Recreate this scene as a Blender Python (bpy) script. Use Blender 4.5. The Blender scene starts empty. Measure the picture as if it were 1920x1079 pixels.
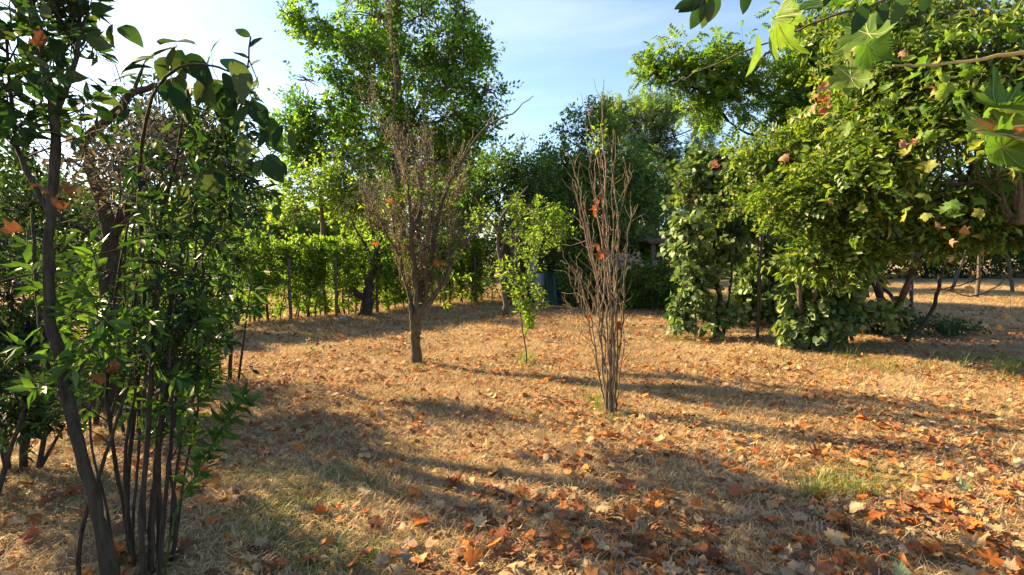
import bpy, math, random
import numpy as np
from mathutils import Vector, Matrix
random.seed(7); rng = np.random.default_rng(11)
SC = bpy.context.scene; COL = SC.collection
R = math.radians
# ------------------------------------------------------------------ camera
cam_d = bpy.data.cameras.new('camera'); cam = bpy.data.objects.new('camera', cam_d); COL.objects.link(cam)
CAMZ = 1.6; F = 960.0; HOR = 470.0
cam_d.lens = 18.0; cam_d.sensor_width = 36.0; cam_d.clip_start = 0.05; cam_d.clip_end = 2000
PITCH = math.atan((539.5 - HOR) / F)
cam.location = (0, 0, CAMZ); cam.rotation_euler = (math.pi/2 - PITCH, 0, 0)
SC.camera = cam
# ------------------------------------------------------------------ world, sun
SUN_EL = R(26.5); SUN_DIR = np.array([-0.908*math.cos(SUN_EL), 0.418*math.cos(SUN_EL), math.sin(SUN_EL)])
w = bpy.data.worlds.new('World'); SC.world = w; w.use_nodes = True
nt = w.node_tree; nt.nodes.clear()
sky = nt.nodes.new('ShaderNodeTexSky'); sky.sky_type = 'NISHITA'; sky.sun_disc = False
sky.sun_elevation = SUN_EL; sky.sun_rotation = R(-65.3)
sky.air_density = 1.0; sky.dust_density = 0.6; sky.ozone_density = 1.6; sky.altitude = 100
bg = nt.nodes.new('ShaderNodeBackground'); bg.inputs[1].default_value = 0.07
wo = nt.nodes.new('ShaderNodeOutputWorld')
# thin cirrus streaks mixed into the sky
tc = nt.nodes.new('ShaderNodeTexCoord'); mp = nt.nodes.new('ShaderNodeMapping')
mp.inputs['Rotation'].default_value = (0, R(-22), R(12)); mp.inputs['Scale'].default_value = (1.2, 1.6, 9.0)
ns = nt.nodes.new('ShaderNodeTexNoise'); ns.inputs['Scale'].default_value = 1.3; ns.inputs['Detail'].default_value = 6
ns.inputs['Distortion'].default_value = 0.5
rp = nt.nodes.new('ShaderNodeValToRGB'); rp.color_ramp.elements[0].position = 0.50; rp.color_ramp.elements[1].position = 0.78
rp.color_ramp.elements[0].color = (0, 0, 0, 1); rp.color_ramp.elements[1].color = (.16, .16, .16, 1)
mx = nt.nodes.new('ShaderNodeMix'); mx.data_type = 'RGBA'; mx.inputs[7].default_value = (7.5, 7.4, 7.2, 1)
L = nt.links.new
L(tc.outputs['Generated'], mp.inputs[0]); L(mp.outputs[0], ns.inputs['Vector']); L(ns.outputs[0], rp.inputs[0])
L(rp.outputs[0], mx.inputs[0]); L(sky.outputs[0], mx.inputs[6]); L(mx.outputs[2], bg.inputs[0]); L(bg.outputs[0], wo.inputs[0])
sd = bpy.data.lights.new('sun', 'SUN'); sun = bpy.data.objects.new('sun', sd); COL.objects.link(sun)
sd.energy = 5.0; sd.angle = R(0.55); sd.color = (1.0, 0.80, 0.47)
sun.rotation_euler = Vector(SUN_DIR).to_track_quat('Z', 'Y').to_euler()
SC.view_settings.view_transform = 'Standard'; SC.view_settings.look = 'None'
SC.view_settings.exposure = 2.1; SC.view_settings.gamma = 1.0; SC.view_settings.use_curve_mapping = False
try:
    SC.cycles.max_bounces = 7; SC.cycles.diffuse_bounces = 4; SC.cycles.transmission_bounces = 5
except Exception: pass

# ------------------------------------------------------------------ helpers
def at(px, py, d):
    """world point seen at photo pixel (px,py), d metres in front (along +Y)"""
    cx = (px - 960.0)/F; cy = (539.5 - py)/F
    c, s = math.cos(PITCH), math.sin(PITCH)
    v = np.array([cx, c + cy*s, -s + cy*c]); v *= d/v[1]
    return np.array([v[0], v[1], CAMZ + v[2]])
def gz(x, y):
    x = np.asarray(x, float); y = np.asarray(y, float)
    f = np.clip((np.hypot(x, y)-1)/6, .3, 1)
    z = .018*np.sin(1.3*x+.7*y) + .014*np.sin(2.9*x-2.1*y+1) + .009*np.sin(5.3*x+4.4*y+2) + .006*np.sin(9.7*x-8.1*y) + .004*np.sin(17*x+13*y)
    z = z*f + .10*np.exp(-((x-9.5)**2/9+(y-14)**2/2.5)) 
    return z
def ground(px, py):
    p = at(px, py, 1.0); v = p - np.array([0, 0, CAMZ]); t = CAMZ/-v[2]
    return np.array([v[0]*t, v[1]*t, 0.0])
def onground(x, y): return np.array([x, y, float(gz(x, y))])
def proj(P):
    P = np.atleast_2d(P); c, s = math.cos(PITCH), math.sin(PITCH)
    y = P[:, 1]; z = P[:, 2]-CAMZ
    dep = y*c - z*s; up = y*s + z*c; dep = np.where(np.abs(dep) < 1e-3, 1e-3, dep)
    return 960+F*P[:, 0]/dep, 539.5-F*up/dep, dep
def nrm(a):
    return a/np.maximum(np.linalg.norm(a, axis=-1, keepdims=True), 1e-9)
def noise(P, f, seed=0.0):
    P = np.atleast_2d(P)*f + seed
    x, y, z = P[:, 0], P[:, 1], P[:, 2]
    return (np.sin(x*1.7+np.sin(y*1.3+z))+np.sin(y*2.1+np.sin(z*1.7+x))+np.sin(z*1.9+np.sin(x*1.1+y)))/3
class MB:
    def __init__(s): s.v = []; s.f3 = []; s.f4 = []; s.n = 0; s.m3 = []
    def add(s, v, f3=None, f4=None):
        v = np.asarray(v, float).reshape(-1, 3); s.v.append(v)
        if f3 is not None and len(f3): s.f3.append(np.asarray(f3, int).reshape(-1, 3)+s.n)
        if f4 is not None and len(f4): s.f4.append(np.asarray(f4, int).reshape(-1, 4)+s.n)
        s.n += len(v)
    def tube(s, pts, r0, r1=None, n=5, knob=0.0):
        pts = np.asarray(pts, float); k = len(pts)
        r = np.asarray(r0, float) if r1 is None else r0+(r1-r0)*np.linspace(0, 1, k)
        r = r*(1+knob*rng.uniform(-1, 1, k))
        t = np.empty_like(pts); t[1:-1] = pts[2:]-pts[:-2]; t[0] = pts[1]-pts[0]; t[-1] = pts[-1]-pts[-2]; t = nrm(t)
        ref = np.array([0.31, 0.95, 0.05]) if abs(t[0][2]) > .6 else np.array([0.1, 0.05, 1.0])
        u = nrm(np.cross(t, ref)); w_ = np.cross(t, u)
        a = np.arange(n)*2*math.pi/n
        V = pts[:, None, :]+r[:, None, None]*(np.cos(a)[None, :, None]*u[:, None, :]+np.sin(a)[None, :, None]*w_[:, None, :])
        i = np.arange(k-1)[:, None]*n; j = np.arange(n)[None, :]; j2 = (j+1) % n
        q = np.stack([i+j, i+j2, i+n+j2, i+n+j], -1).reshape(-1, 4)
        V = V.reshape(-1, 3); tip = len(V)
        V = np.vstack([V, pts[-1:]+t[-1:]*r[-1]])
        base = (k-1)*n; jj = np.arange(n)
        f3 = np.stack([base+jj, base+(jj+1) % n, np.full(n, tip)], -1)
        s.add(V, f3, q)
    def box(s, c, h, rz=0.0):
        c = np.asarray(c, float); v = np.array([[x, y, z] for x in (-1, 1) for y in (-1, 1) for z in (-1, 1)], float)*np.asarray(h)
        cr, sr = math.cos(rz), math.sin(rz)
        v = np.stack([v[:, 0]*cr-v[:, 1]*sr, v[:, 0]*sr+v[:, 1]*cr, v[:, 2]], -1)+c
        s.add(v, None, [[0, 1, 3, 2], [4, 6, 7, 5], [0, 4, 5, 1], [2, 3, 7, 6], [0, 2, 6, 4], [1, 5, 7, 3]])
    def leaves(s, T, P, D, N, S):
        tv, tf = T; P = np.asarray(P); X, Y, Z = frames(D, N); S = np.broadcast_to(np.asarray(S, float), (len(P),))
        V = P[:, None, :]+S[:, None, None]*(tv[None, :, 0:1]*X[:, None, :]+tv[None, :, 1:2]*Y[:, None, :]+tv[None, :, 2:3]*Z[:, None, :])
        m = len(tv); Fc = tf[None]+(np.arange(len(P))*m)[:, None, None]
        s.add(V.reshape(-1, 3), Fc.reshape(-1, 3))
    def mesh(s, name, mat=None, smooth=False):
        me = bpy.data.meshes.new(name)
        V = np.concatenate(s.v) if s.v else np.zeros((0, 3))
        f3 = np.concatenate(s.f3) if s.f3 else np.zeros((0, 3), int); f4 = np.concatenate(s.f4) if s.f4 else np.zeros((0, 4), int)
        me.vertices.add(len(V)); me.vertices.foreach_set('co', V.astype(np.float32).ravel())
        loops = np.concatenate([f3.ravel(), f4.ravel()]); me.loops.add(len(loops)); me.loops.foreach_set('vertex_index', loops.astype(np.int32))
        me.polygons.add(len(f3)+len(f4))
        st = np.concatenate([np.arange(len(f3))*3, len(f3)*3+np.arange(len(f4))*4])
        me.polygons.foreach_set('loop_start', st.astype(np.int32))
        if smooth: me.polygons.foreach_set('use_smooth', np.ones(len(st), bool))
        me.update(calc_edges=True); me.validate()
        if mat: me.materials.append(mat)
        return me
    def build(s, name, mat, parent=None, smooth=False, stuff=False):
        if not s.n: return None
        o = bpy.data.objects.new(name, s.mesh(name, mat, smooth)); COL.objects.link(o)
        if parent is not None:
            o.parent = parent; o.matrix_parent_inverse = parent.matrix_world.inverted()
        if stuff: o['kind'] = 'stuff'
        return o
def frames(D, N):
    Y = nrm(np.asarray(D, float)); X = nrm(np.cross(Y, N)); return X, Y, np.cross(X, Y)
def empty(name, loc, label, cat, group=None):
    o = bpy.data.objects.new(name, None); COL.objects.link(o); o.location = tuple(map(float, loc)); o.empty_display_size = .1
    o.matrix_world = Matrix.Translation(Vector(o.location))
    tag(o, label, cat, group); return o
def tag(o, label=None, cat=None, group=None, kind=None):
    if label: o['label'] = label
    if cat: o['category'] = cat
    if group: o['group'] = group
    if kind: o['kind'] = kind
    return o
def rand_unit(n): return nrm(rng.normal(size=(n, 3)))
def path(p0, p1, n=6, amp=.03, sag=0.0):
    """wobbly line"""
    t = np.linspace(0, 1, n)[:, None]; p0 = np.asarray(p0); p1 = np.asarray(p1); L_ = np.linalg.norm(p1-p0)
    o = rng.normal(size=(n, 3))*amp*L_; o[0] = 0; o[-1] = 0
    P = p0+(p1-p0)*t+o; P[:, 2] += sag*L_*4*(t*(1-t))[:, 0]
    return P
def smooth_path(pts, sub=4, jit=0.0):
    """Catmull-Rom through points"""
    P = np.asarray(pts, float); Q = np.vstack([2*P[0]-P[1], P, 2*P[-1]-P[-2]]); out = []
    for i in range(1, len(Q)-2):
        for k in range(sub):
            t = k/sub
            out.append(.5*((2*Q[i])+(-Q[i-1]+Q[i+1])*t+(2*Q[i-1]-5*Q[i]+4*Q[i+1]-Q[i+2])*t*t+(-Q[i-1]+3*Q[i]-3*Q[i+1]+Q[i+2])*t**3))
    out.append(P[-1]); out = np.array(out)
    if jit: out[1:-1] += rng.normal(size=(len(out)-2, 3))*jit
    return out
def pix(pts, d=None):
    return [at(*(p if len(p) == 3 else (p[0], p[1], d))) for p in pts]

# ------------------------------------------------------------------ leaf templates (unit length along +Y)
def T_far(w_=.27, fold=.07, droop=.06): return (np.array([[0, 0, 0], [w_, .45, fold], [0, 1, -droop], [-w_, .45, fold]]), np.array([[0, 1, 2], [0, 2, 3]]))
def T_near(w_=.23, fold=.06, droop=.10):
    v = [[0, 0, 0], [w_*.9, .28, fold], [0, .3, 0], [-w_*.9, .28, fold], [w_*.85, .62, fold*.7], [0, .65, -droop*.35], [-w_*.85, .62, fold*.7], [0, 1, -droop]]
    f = [[0, 1, 2], [0, 2, 3], [1, 4, 5], [1, 5, 2], [2, 5, 6], [2, 6, 3], [4, 7, 5], [5, 7, 6]]
    return np.array(v), np.array(f)
def T_fine(w_=.25, fold=.08, droop=.2, k=8):
    v = [[0, 0, 0]]; f = []
    for i in range(1, k):
        t = i/k; ww = w_*math.sin(math.pi*t**.85)**.8; zz = -droop*t*t
        v += [[-ww, t, zz+fold*ww/w_+.012*math.sin(i*2.1)], [0, t, zz], [ww, t, zz+fold*ww/w_+.012*math.sin(i*1.7+1)]]
    v.append([0, 1.0, -droop*1.05]); e = len(v)-1
    f += [[0, 2, 1], [0, 3, 2]]
    for i in range(k-2):
        a = 1+3*i; b = a+3; f += [[a, a+1, b+1], [a, b+1, b], [a+1, a+2, b+2], [a+1, b+2, b+1]]
    a = 1+3*(k-2); f += [[a, a+1, e], [a+1, a+2, e]]
    return np.array(v), np.array(f)
def T_heart():
    o = [(0, .12), (.2, 0), (.42, .1), (.48, .38), (.28, .72), (0, 1), (-.28, .72), (-.48, .38), (-.42, .1), (-.2, 0)]
    v = [[0, .4, -.04]]+[[x, y, .10*x*x*2-.12*y*y] for x, y in o]
    return np.array(v), np.array([[0, 1+i, 1+(i+1) % 10] for i in range(10)])[:, [0, 2, 1]]
def T_maple(curl=.0, jit=.0, seed=0, teeth=False):
    r_ = np.random.default_rng(seed)
    h = [(.04, .02), (.24, -.03), (.30, .05), (.50, .10), (.40, .22), (.44, .34), (.66, .50), (.44, .52), (.34, .62), (.24, .60), (.20, .80), (.08, .86)]
    if not teeth: h = [(.04, .02), (.28, .0), (.50, .12), (.36, .28), (.64, .52), (.34, .55), (.20, .78)]
    o = [(0, .06)]+h+[(0, 1.0)]+[(-x, y) for x, y in h[::-1]]
    o = np.array(o); n = len(o)
    c = np.array([0, .34]); ring = c+(o-c)*.5
    pts = np.vstack([[c], ring, o])
    z = curl*(pts[:, 0]**2*2.2+(pts[:, 1]-.35)**2*1.2)
    zz = r_.uniform(-1, 1, n)*jit; z[1+n:] += zz; z[1:1+n] += .3*zz+r_.uniform(-1, 1, n)*jit*.25
    v = np.column_stack([pts, z]); f = []
    for i in range(n):
        j = (i+1) % n
        f += [[0, 1+i, 1+j], [1+i, 1+n+i, 1+n+j], [1+i, 1+n+j, 1+j]]
    return v, np.array(f)
def T_plane(curl=.3, seed=0):
    r_ = np.random.default_rng(seed)
    h = [(.04, .02), (.24, -.03), (.34, .05), (.52, .08), (.40, .22), (.46, .36), (.68, .52), (.44, .52), (.33, .60), (.25, .62), (.21, .82), (.08, .88)]
    o = np.array([(0, .06)]+h+[(0, 1.04)]+[(-x, y) for x, y in h[::-1]]); n = len(o); c = np.array([0, .34]); out = []
    for i in range(n):
        a, b = o[i], o[(i+1) % n]; d = b-a; nn = np.array([d[1], -d[0]])/np.linalg.norm(d)
        out += [a, a+d*.3+nn*(.018+r_.uniform(-.01, .012)), a+d*.5-nn*.004, a+d*.72+nn*(.02+r_.uniform(-.01, .012))]
    o = np.array(out); n = len(o); rings = [c+(o-c)*k for k in (.3, .55, .8, 1.0)]
    pts = np.vstack([[c]]+rings); ph = r_.uniform(0, 6, 3)
    z = curl*(pts[:, 0]**2*1.8+(pts[:, 1]-.35)**2)+.05*np.sin(pts[:, 0]*9+ph[0])*np.abs(pts[:, 0])*2+.03*np.sin(pts[:, 1]*8+ph[1])
    ang = np.arctan2(pts[:, 0]-c[0], pts[:, 1]-c[1]); z += .018*np.abs(np.sin(ang*3.5))*np.linalg.norm(pts-c, axis=1)*2
    f = []
    for i in range(n):
        j = (i+1) % n; f.append([0, 1+i, 1+j])
        for k in range(3):
            a = 1+k*n; b = a+n; f += [[a+i, b+i, b+j], [a+i, b+j, a+j]]
    return np.column_stack([pts, z]), np.array(f)
def T_maple_lo(curl, jit, seed):
    r_ = np.random.default_rng(seed)
    h = [(.28, .0), (.50, .14), (.33, .28), (.62, .52), (.30, .54), (.22, .74)]
    o = np.array([(0, .05)]+h+[(0, 1.0)]+[(-x, y) for x, y in h[::-1]]); o = o*(1+.1*r_.uniform(-1, 1, (len(o), 1)))
    n = len(o); pts = np.vstack([[[0, .34]], o]); z = curl*(pts[:, 0]**2*2.2+(pts[:, 1]-.35)**2*1.2); z[1:] += r_.uniform(-1, 1, n)*jit
    return np.column_stack([pts, z]), np.array([[0, 1+i, 1+(i+1) % n] for i in range(n)])
def T_pinnate(k=6, wl=1.0, ll=1.0):
    V = []; Fc = []; b = 0
    for i in range(k):
        y = .12+.8*i/(k-1)
        for sx in (-1, 1):
            l = .26*ll*(1-.25*abs(i/(k-1)-.45)); dx, dy = sx*.9, .43; px_, py_ = -dy*sx, dx*sx
            z0 = -.12*y*y
            z0 += .03*math.sin(i*7.3+sx*2.1); dx, dy = sx*(.9+.1*math.sin(i*3.1+sx)), .43+.25*math.sin(i*5.7+sx*1.3)
            V += [[0, y, z0+.03*math.sin(i*3+sx)], [dx*l*.5+px_*.065*wl, y+dy*l*.5+py_*.065*wl, z0+.05], [dx*l, y+dy*l, z0-.08+.06*math.sin(i*9+sx)], [dx*l*.5-px_*.065*wl, y+dy*l*.5-py_*.065*wl, z0+.02]]
            Fc += [[b, b+1, b+2], [b, b+2, b+3]]; b += 4
    V += [[-.008, 0, 0], [.008, 0, 0], [0, 1.0, -.12]]; Fc += [[b, b+1, b+2]]
    return np.array(V), np.array(Fc)
OV, OVN, LAN, LANN, HEART, PIN = T_far(), T_near(), T_far(.16, .03, .1), T_near(.14, .03, .14), T_heart(), T_pinnate()
PIN2 = T_pinnate(4, 1.7, 1.25)
MPL = T_maple_lo(.1, .05, 3)

# ------------------------------------------------------------------ materials
def mat_new(name):
    m = bpy.data.materials.new(name); m.use_nodes = True; m.node_tree.nodes.clear(); return m, m.node_tree
def ramp(n, stops, interp='LINEAR'):
    r = n.nodes.new('ShaderNodeValToRGB'); cr = r.color_ramp; cr.interpolation = interp
    while len(cr.elements) < len(stops): cr.elements.new(.5)
    for e, (p, c) in zip(cr.elements, stops): e.position = p; e.color = (*c, 1)
    return r
def leaf_mat(name, cols, trans=.45, rough=.45, src='island', tcol=(1.25, 1.35, .45), spec=.35, clump=.35, detail=True):
    m, n = mat_new(name); lk = n.links.new
    k = len(cols); stops = [(i/(k-1) if k > 1 else 0, c) for i, c in enumerate(cols)]
    if src == 'island':
        g = n.nodes.new('ShaderNodeNewGeometry'); rv = g.outputs['Random Per Island']
    else:
        g = n.nodes.new('ShaderNodeObjectInfo'); rv = g.outputs['Random']
    r = ramp(n, stops); tc_ = n.nodes.new('ShaderNodeNewGeometry')
    nz = n.nodes.new('ShaderNodeTexNoise'); nz.inputs['Scale'].default_value = .9; nz.inputs['Detail'].default_value = 2
    lk(tc_.outputs['Position'], nz.inputs['Vector'])
    ad = n.nodes.new('ShaderNodeMath'); ad.operation = 'MULTIPLY_ADD'; ad.inputs[1].default_value = clump*2; ad.inputs[2].default_value = -clump
    lk(nz.outputs[0], ad.inputs[0])
    ad2 = n.nodes.new('ShaderNodeMath'); ad2.operation = 'ADD'; ad2.use_clamp = True; lk(ad.outputs[0], ad2.inputs[0]); lk(rv, ad2.inputs[1]); lk(ad2.outputs[0], r.inputs[0])
    col = r.outputs[0]
    if detail:
        n2 = n.nodes.new('ShaderNodeTexNoise'); n2.inputs['Scale'].default_value = 38; n2.inputs['Detail'].default_value = 3; lk(tc_.outputs['Position'], n2.inputs['Vector'])
        mr = n.nodes.new('ShaderNodeMapRange'); mr.inputs[3].default_value = .7; mr.inputs[4].default_value = 1.3; lk(n2.outputs[0], mr.inputs[0])
        ml = n.nodes.new('ShaderNodeVectorMath'); ml.operation = 'SCALE'; lk(col, ml.inputs[0]); lk(mr.outputs[0], ml.inputs['Scale']); col = ml.outputs[0]
    b = n.nodes.new('ShaderNodeBsdfPrincipled'); b.inputs['Roughness'].default_value = rough; b.inputs['Specular IOR Level'].default_value = spec
    lk(col, b.inputs['Base Color'])
    t = n.nodes.new('ShaderNodeBsdfTranslucent'); vm = n.nodes.new('ShaderNodeVectorMath'); vm.operation = 'MULTIPLY'; vm.inputs[1].default_value = tcol
    lk(col, vm.inputs[0]); lk(vm.outputs[0], t.inputs[0])
    mxs = n.nodes.new('ShaderNodeMixShader'); mxs.inputs[0].default_value = trans; lk(b.outputs[0], mxs.inputs[1]); lk(t.outputs[0], mxs.inputs[2])
    o = n.nodes.new('ShaderNodeOutputMaterial'); lk(mxs.outputs[0], o.inputs[0]); return m
def bark_mat(name, a, b_, scale=18, bump=.6, moss=None):
    m, n = mat_new(name); lk = n.links.new
    tc_ = n.nodes.new('ShaderNodeNewGeometry'); mp_ = n.nodes.new('ShaderNodeMapping'); mp_.inputs['Scale'].default_value = (1, 1, .22)
    lk(tc_.outputs['Position'], mp_.inputs[0]); nz = n.nodes.new('ShaderNodeTexNoise'); nz.inputs['Scale'].default_value = scale*2.2; nz.inputs['Detail'].default_value = 6; nz.inputs['Roughness'].default_value = .65
    lk(mp_.outputs[0], nz.inputs['Vector']); r = ramp(n, [(.3, a), (.68, b_)]); lk(nz.outputs[0], r.inputs[0]); col = r.outputs[0]
    if moss:
        n2 = n.nodes.new('ShaderNodeTexNoise'); n2.inputs['Scale'].default_value = 7; n2.inputs['Detail'].default_value = 5; lk(tc_.outputs['Position'], n2.inputs['Vector'])
        r2 = ramp(n, [(.50, (0, 0, 0)), (.70, (.7, .7, .7))]); lk(n2.outputs[0], r2.inputs[0])
        mm = n.nodes.new('ShaderNodeMix'); mm.data_type = 'RGBA'; lk(r2.outputs[0], mm.inputs[0]); lk(col, mm.inputs[6]); mm.inputs[7].default_value = (*moss, 1); col = mm.outputs[2]
    b = n.nodes.new('ShaderNodeBsdfPrincipled'); b.inputs['Roughness'].default_value = .9; b.inputs['Specular IOR Level'].default_value = .15; lk(col, b.inputs['Base Color'])
    bp = n.nodes.new('ShaderNodeBump'); bp.inputs['Strength'].default_value = bump; bp.inputs['Distance'].default_value = .012; lk(nz.outputs[0], bp.inputs['Height']); lk(bp.outputs[0], b.inputs['Normal'])
    o = n.nodes.new('ShaderNodeOutputMaterial'); lk(b.outputs[0], o.inputs[0]); return m
def plain_mat(name, c, rough=.7, c2=None, scale=12, metal=0):
    m, n = mat_new(name); lk = n.links.new
    b = n.nodes.new('ShaderNodeBsdfPrincipled'); b.inputs['Roughness'].default_value = rough; b.inputs['Metallic'].default_value = metal
    nz = n.nodes.new('ShaderNodeTexNoise'); nz.inputs['Scale'].default_value = scale; nz.inputs['Detail'].default_value = 5
    g = n.nodes.new('ShaderNodeNewGeometry'); lk(g.outputs['Position'], nz.inputs['Vector'])
    r = ramp(n, [(.35, c), (.65, c2 or tuple(x*.6 for x in c))]); lk(nz.outputs[0], r.inputs[0]); lk(r.outputs[0], b.inputs['Base Color'])
    bp = n.nodes.new('ShaderNodeBump'); bp.inputs['Strength'].default_value = .3; bp.inputs['Distance'].default_value = .01; lk(nz.outputs[0], bp.inputs['Height']); lk(bp.outputs[0], b.inputs['Normal'])
    o = n.nodes.new('ShaderNodeOutputMaterial'); lk(b.outputs[0], o.inputs[0]); return m
G_dark_shade = [(.012, .030, .012), (.02, .05, .016), (.03, .07, .02), (.055, .10, .03), (.08, .10, .04)]  # evergreen leaf tones, darkened so the colour also carries the left side's shade
G_mid = [(.03, .07, .018), (.05, .11, .022), (.08, .15, .03), (.12, .19, .04)]
G_yel = [(.06, .12, .02), (.10, .18, .025), (.16, .24, .035), (.24, .28, .04)]
M = dict(
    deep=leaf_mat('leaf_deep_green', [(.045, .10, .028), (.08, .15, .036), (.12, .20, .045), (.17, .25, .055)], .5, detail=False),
    oak=leaf_mat('leaf_green_broad', [(.035, .095, .018), (.06, .15, .022), (.10, .21, .03), (.16, .27, .035), (.25, .32, .04)], .56),
    dark=leaf_mat('leaf_evergreen_shade_darkened', G_dark_shade, .4, .5, spec=.3),
    darks=leaf_mat('leaf_shade_darkened_single', G_dark_shade, .4, .6, 'object', spec=.2),
    mid=leaf_mat('leaf_mid_green', G_mid, .45),
    yel=leaf_mat('leaf_yellow_green', [(.08, .15, .02), (.13, .22, .028), (.20, .29, .04), (.28, .33, .05)], .58),
    yels=leaf_mat('leaf_yellow_green_single', G_yel+[(.30, .26, .05)], .5, .45, 'object'),
    bush=leaf_mat('leaf_right_bush', [(.035, .075, .018), (.07, .13, .022), (.12, .19, .03), (.18, .24, .04), (.27, .28, .055)], .45),
    bushs=leaf_mat('leaf_right_bush_single', [(.05, .11, .02), (.10, .18, .03), (.15, .23, .04), (.22, .27, .05), (.34, .26, .07)], .42, .45, 'object'),
    vine=leaf_mat('leaf_vine', [(.05, .09, .035), (.09, .15, .05), (.15, .21, .07), (.22, .26, .09)], .35, .5),
    vines=leaf_mat('leaf_vine_single', [(.06, .10, .04), (.11, .17, .06), (.18, .24, .08), (.27, .28, .09)], .35, .5, 'object'),
    locust=leaf_mat('leaf_locust', [(.08, .15, .028), (.13, .22, .035), (.20, .28, .05)], .5),
    far=leaf_mat('leaf_far_haze_tint', [(.10, .16, .07), (.14, .21, .09), (.18, .25, .11)], .5, detail=False),  # distance haze is put into this paler leaf colour
    deadtuft=leaf_mat('dead_leaf_tufts', [(.07, .062, .038), (.11, .10, .06), (.17, .15, .09), (.10, .105, .055)], .3, .8, tcol=(1.1, 1, .9)),
    rust=leaf_mat('leaf_rust', [(.22, .07, .02), (.34, .12, .03), (.42, .17, .04)], .3, .7, 'object', tcol=(1.3, 1, .6)),
    bark=bark_mat('bark_grey_brown', (.045, .034, .025), (.15, .12, .09)),
    barkd=bark_mat('bark_dark', (.018, .014, .011), (.07, .055, .042)),
    barkm=bark_mat('bark_mossy', (.04, .03, .022), (.14, .10, .07), moss=(.10, .13, .035)),
    twig=bark_mat('bark_pale_twig', (.075, .048, .032), (.27, .20, .135), 40, .3),
    ytwig=plain_mat('bark_yellow_twig', (.45, .36, .12), .6, (.35, .25, .08)),
    metal=plain_mat('rusted_metal', (.03, .025, .022), .6, (.07, .04, .025)),
    wood=bark_mat('weathered_wood', (.06, .045, .035), (.17, .13, .10), 20),
)

# ------------------------------------------------------------------ leaf scattering on twigs
def spray(tw_a, tw_b, K, size, up=.6, spread=.9, droop=.15, jit=.25):
    """K leaves per twig a->b. returns P,D,N,S"""
    C = len(tw_a); a = np.repeat(tw_a, K, 0); b = np.repeat(tw_b, K, 0)
    t = rng.uniform(.1, 1.05, (C*K, 1)); P = a+(b-a)*t; td = nrm(b-a)
    L_ = np.linalg.norm(b-a, axis=1, keepdims=True)
    pr = nrm(np.cross(td, rand_unit(C*K)))
    D = nrm(td*.55+pr*spread+np.array([0, 0, -droop]))
    P = P+pr*L_*jit*rng.uniform(0, .5, (C*K, 1))
    N = nrm(rand_unit(C*K)*.9+np.array([0, 0, up])+SUN_DIR*.25)
    S = size*rng.uniform(.6, 1.25, C*K)
    return P, D, N, S
def lobes_points(lobes, dens=1.0, gap=-.25, nf=1.2):
    """lobes: (center(3), radii(3), count) -> points, outward dirs, lobe idx"""
    P, O, I = [], [], []
    for i, (c, r, n) in enumerate(lobes):
        n = int(n*dens*1.5); u = rand_unit(n); rad = rng.uniform(0.12, 1, (n, 1))**.42
        rad = rad*(1+.16*noise(u, 3.1, i*1.7)[:, None]+.06*rng.normal(size=(n, 1)))
        p = c+u*rad*np.asarray(r); keep = noise(p, nf, 3.3+i*.0) > gap
        keep &= (p[:, 2] > .08); P.append(p[keep]); O.append(u[keep]); I.append(np.full(keep.sum(), i))
    return np.concatenate(P), np.concatenate(O), np.concatenate(I)
def singles(parent, T, P, D, N, S, mat, limit, minpx, name='leaf', tint=None):
    """turn the leaves showing largest into objects; returns mask of those used"""
    x, y, d = proj(P); ok = (d > .3) & (x > -30) & (x < 1950) & (y > -30) & (y < 1110)
    px_ = np.where(ok, S/np.maximum(d, .1)*F, 0)
    idx = np.argsort(-px_)[:limit]; idx = idx[px_[idx] >= minpx]
    used = np.zeros(len(P), bool); used[idx] = True
    Ts = T if isinstance(T, list) else [T]
    mb = []
    for t in Ts:
        b = MB(); b.add(t[0], t[1]); mb.append(b.mesh('leaf', mat))
    X, Y, Z = frames(D[idx], N[idx]); inv = parent.matrix_world.inverted() if parent is not None else Matrix()
    for k, i in enumerate(idx):
        o = bpy.data.objects.new(name, mb[k % len(mb)]); COL.objects.link(o)
        s = float(S[i]); m = Matrix(((X[k][0]*s, Y[k][0]*s, Z[k][0]*s, P[i][0]), (X[k][1]*s, Y[k][1]*s, Z[k][1]*s, P[i][1]), (X[k][2]*s, Y[k][2]*s, Z[k][2]*s, P[i][2]), (0, 0, 0, 1)))
        if parent is not None: o.parent = parent
        o.matrix_world = m
        if parent is not None: o.matrix_local = inv @ m
    return used
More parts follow.
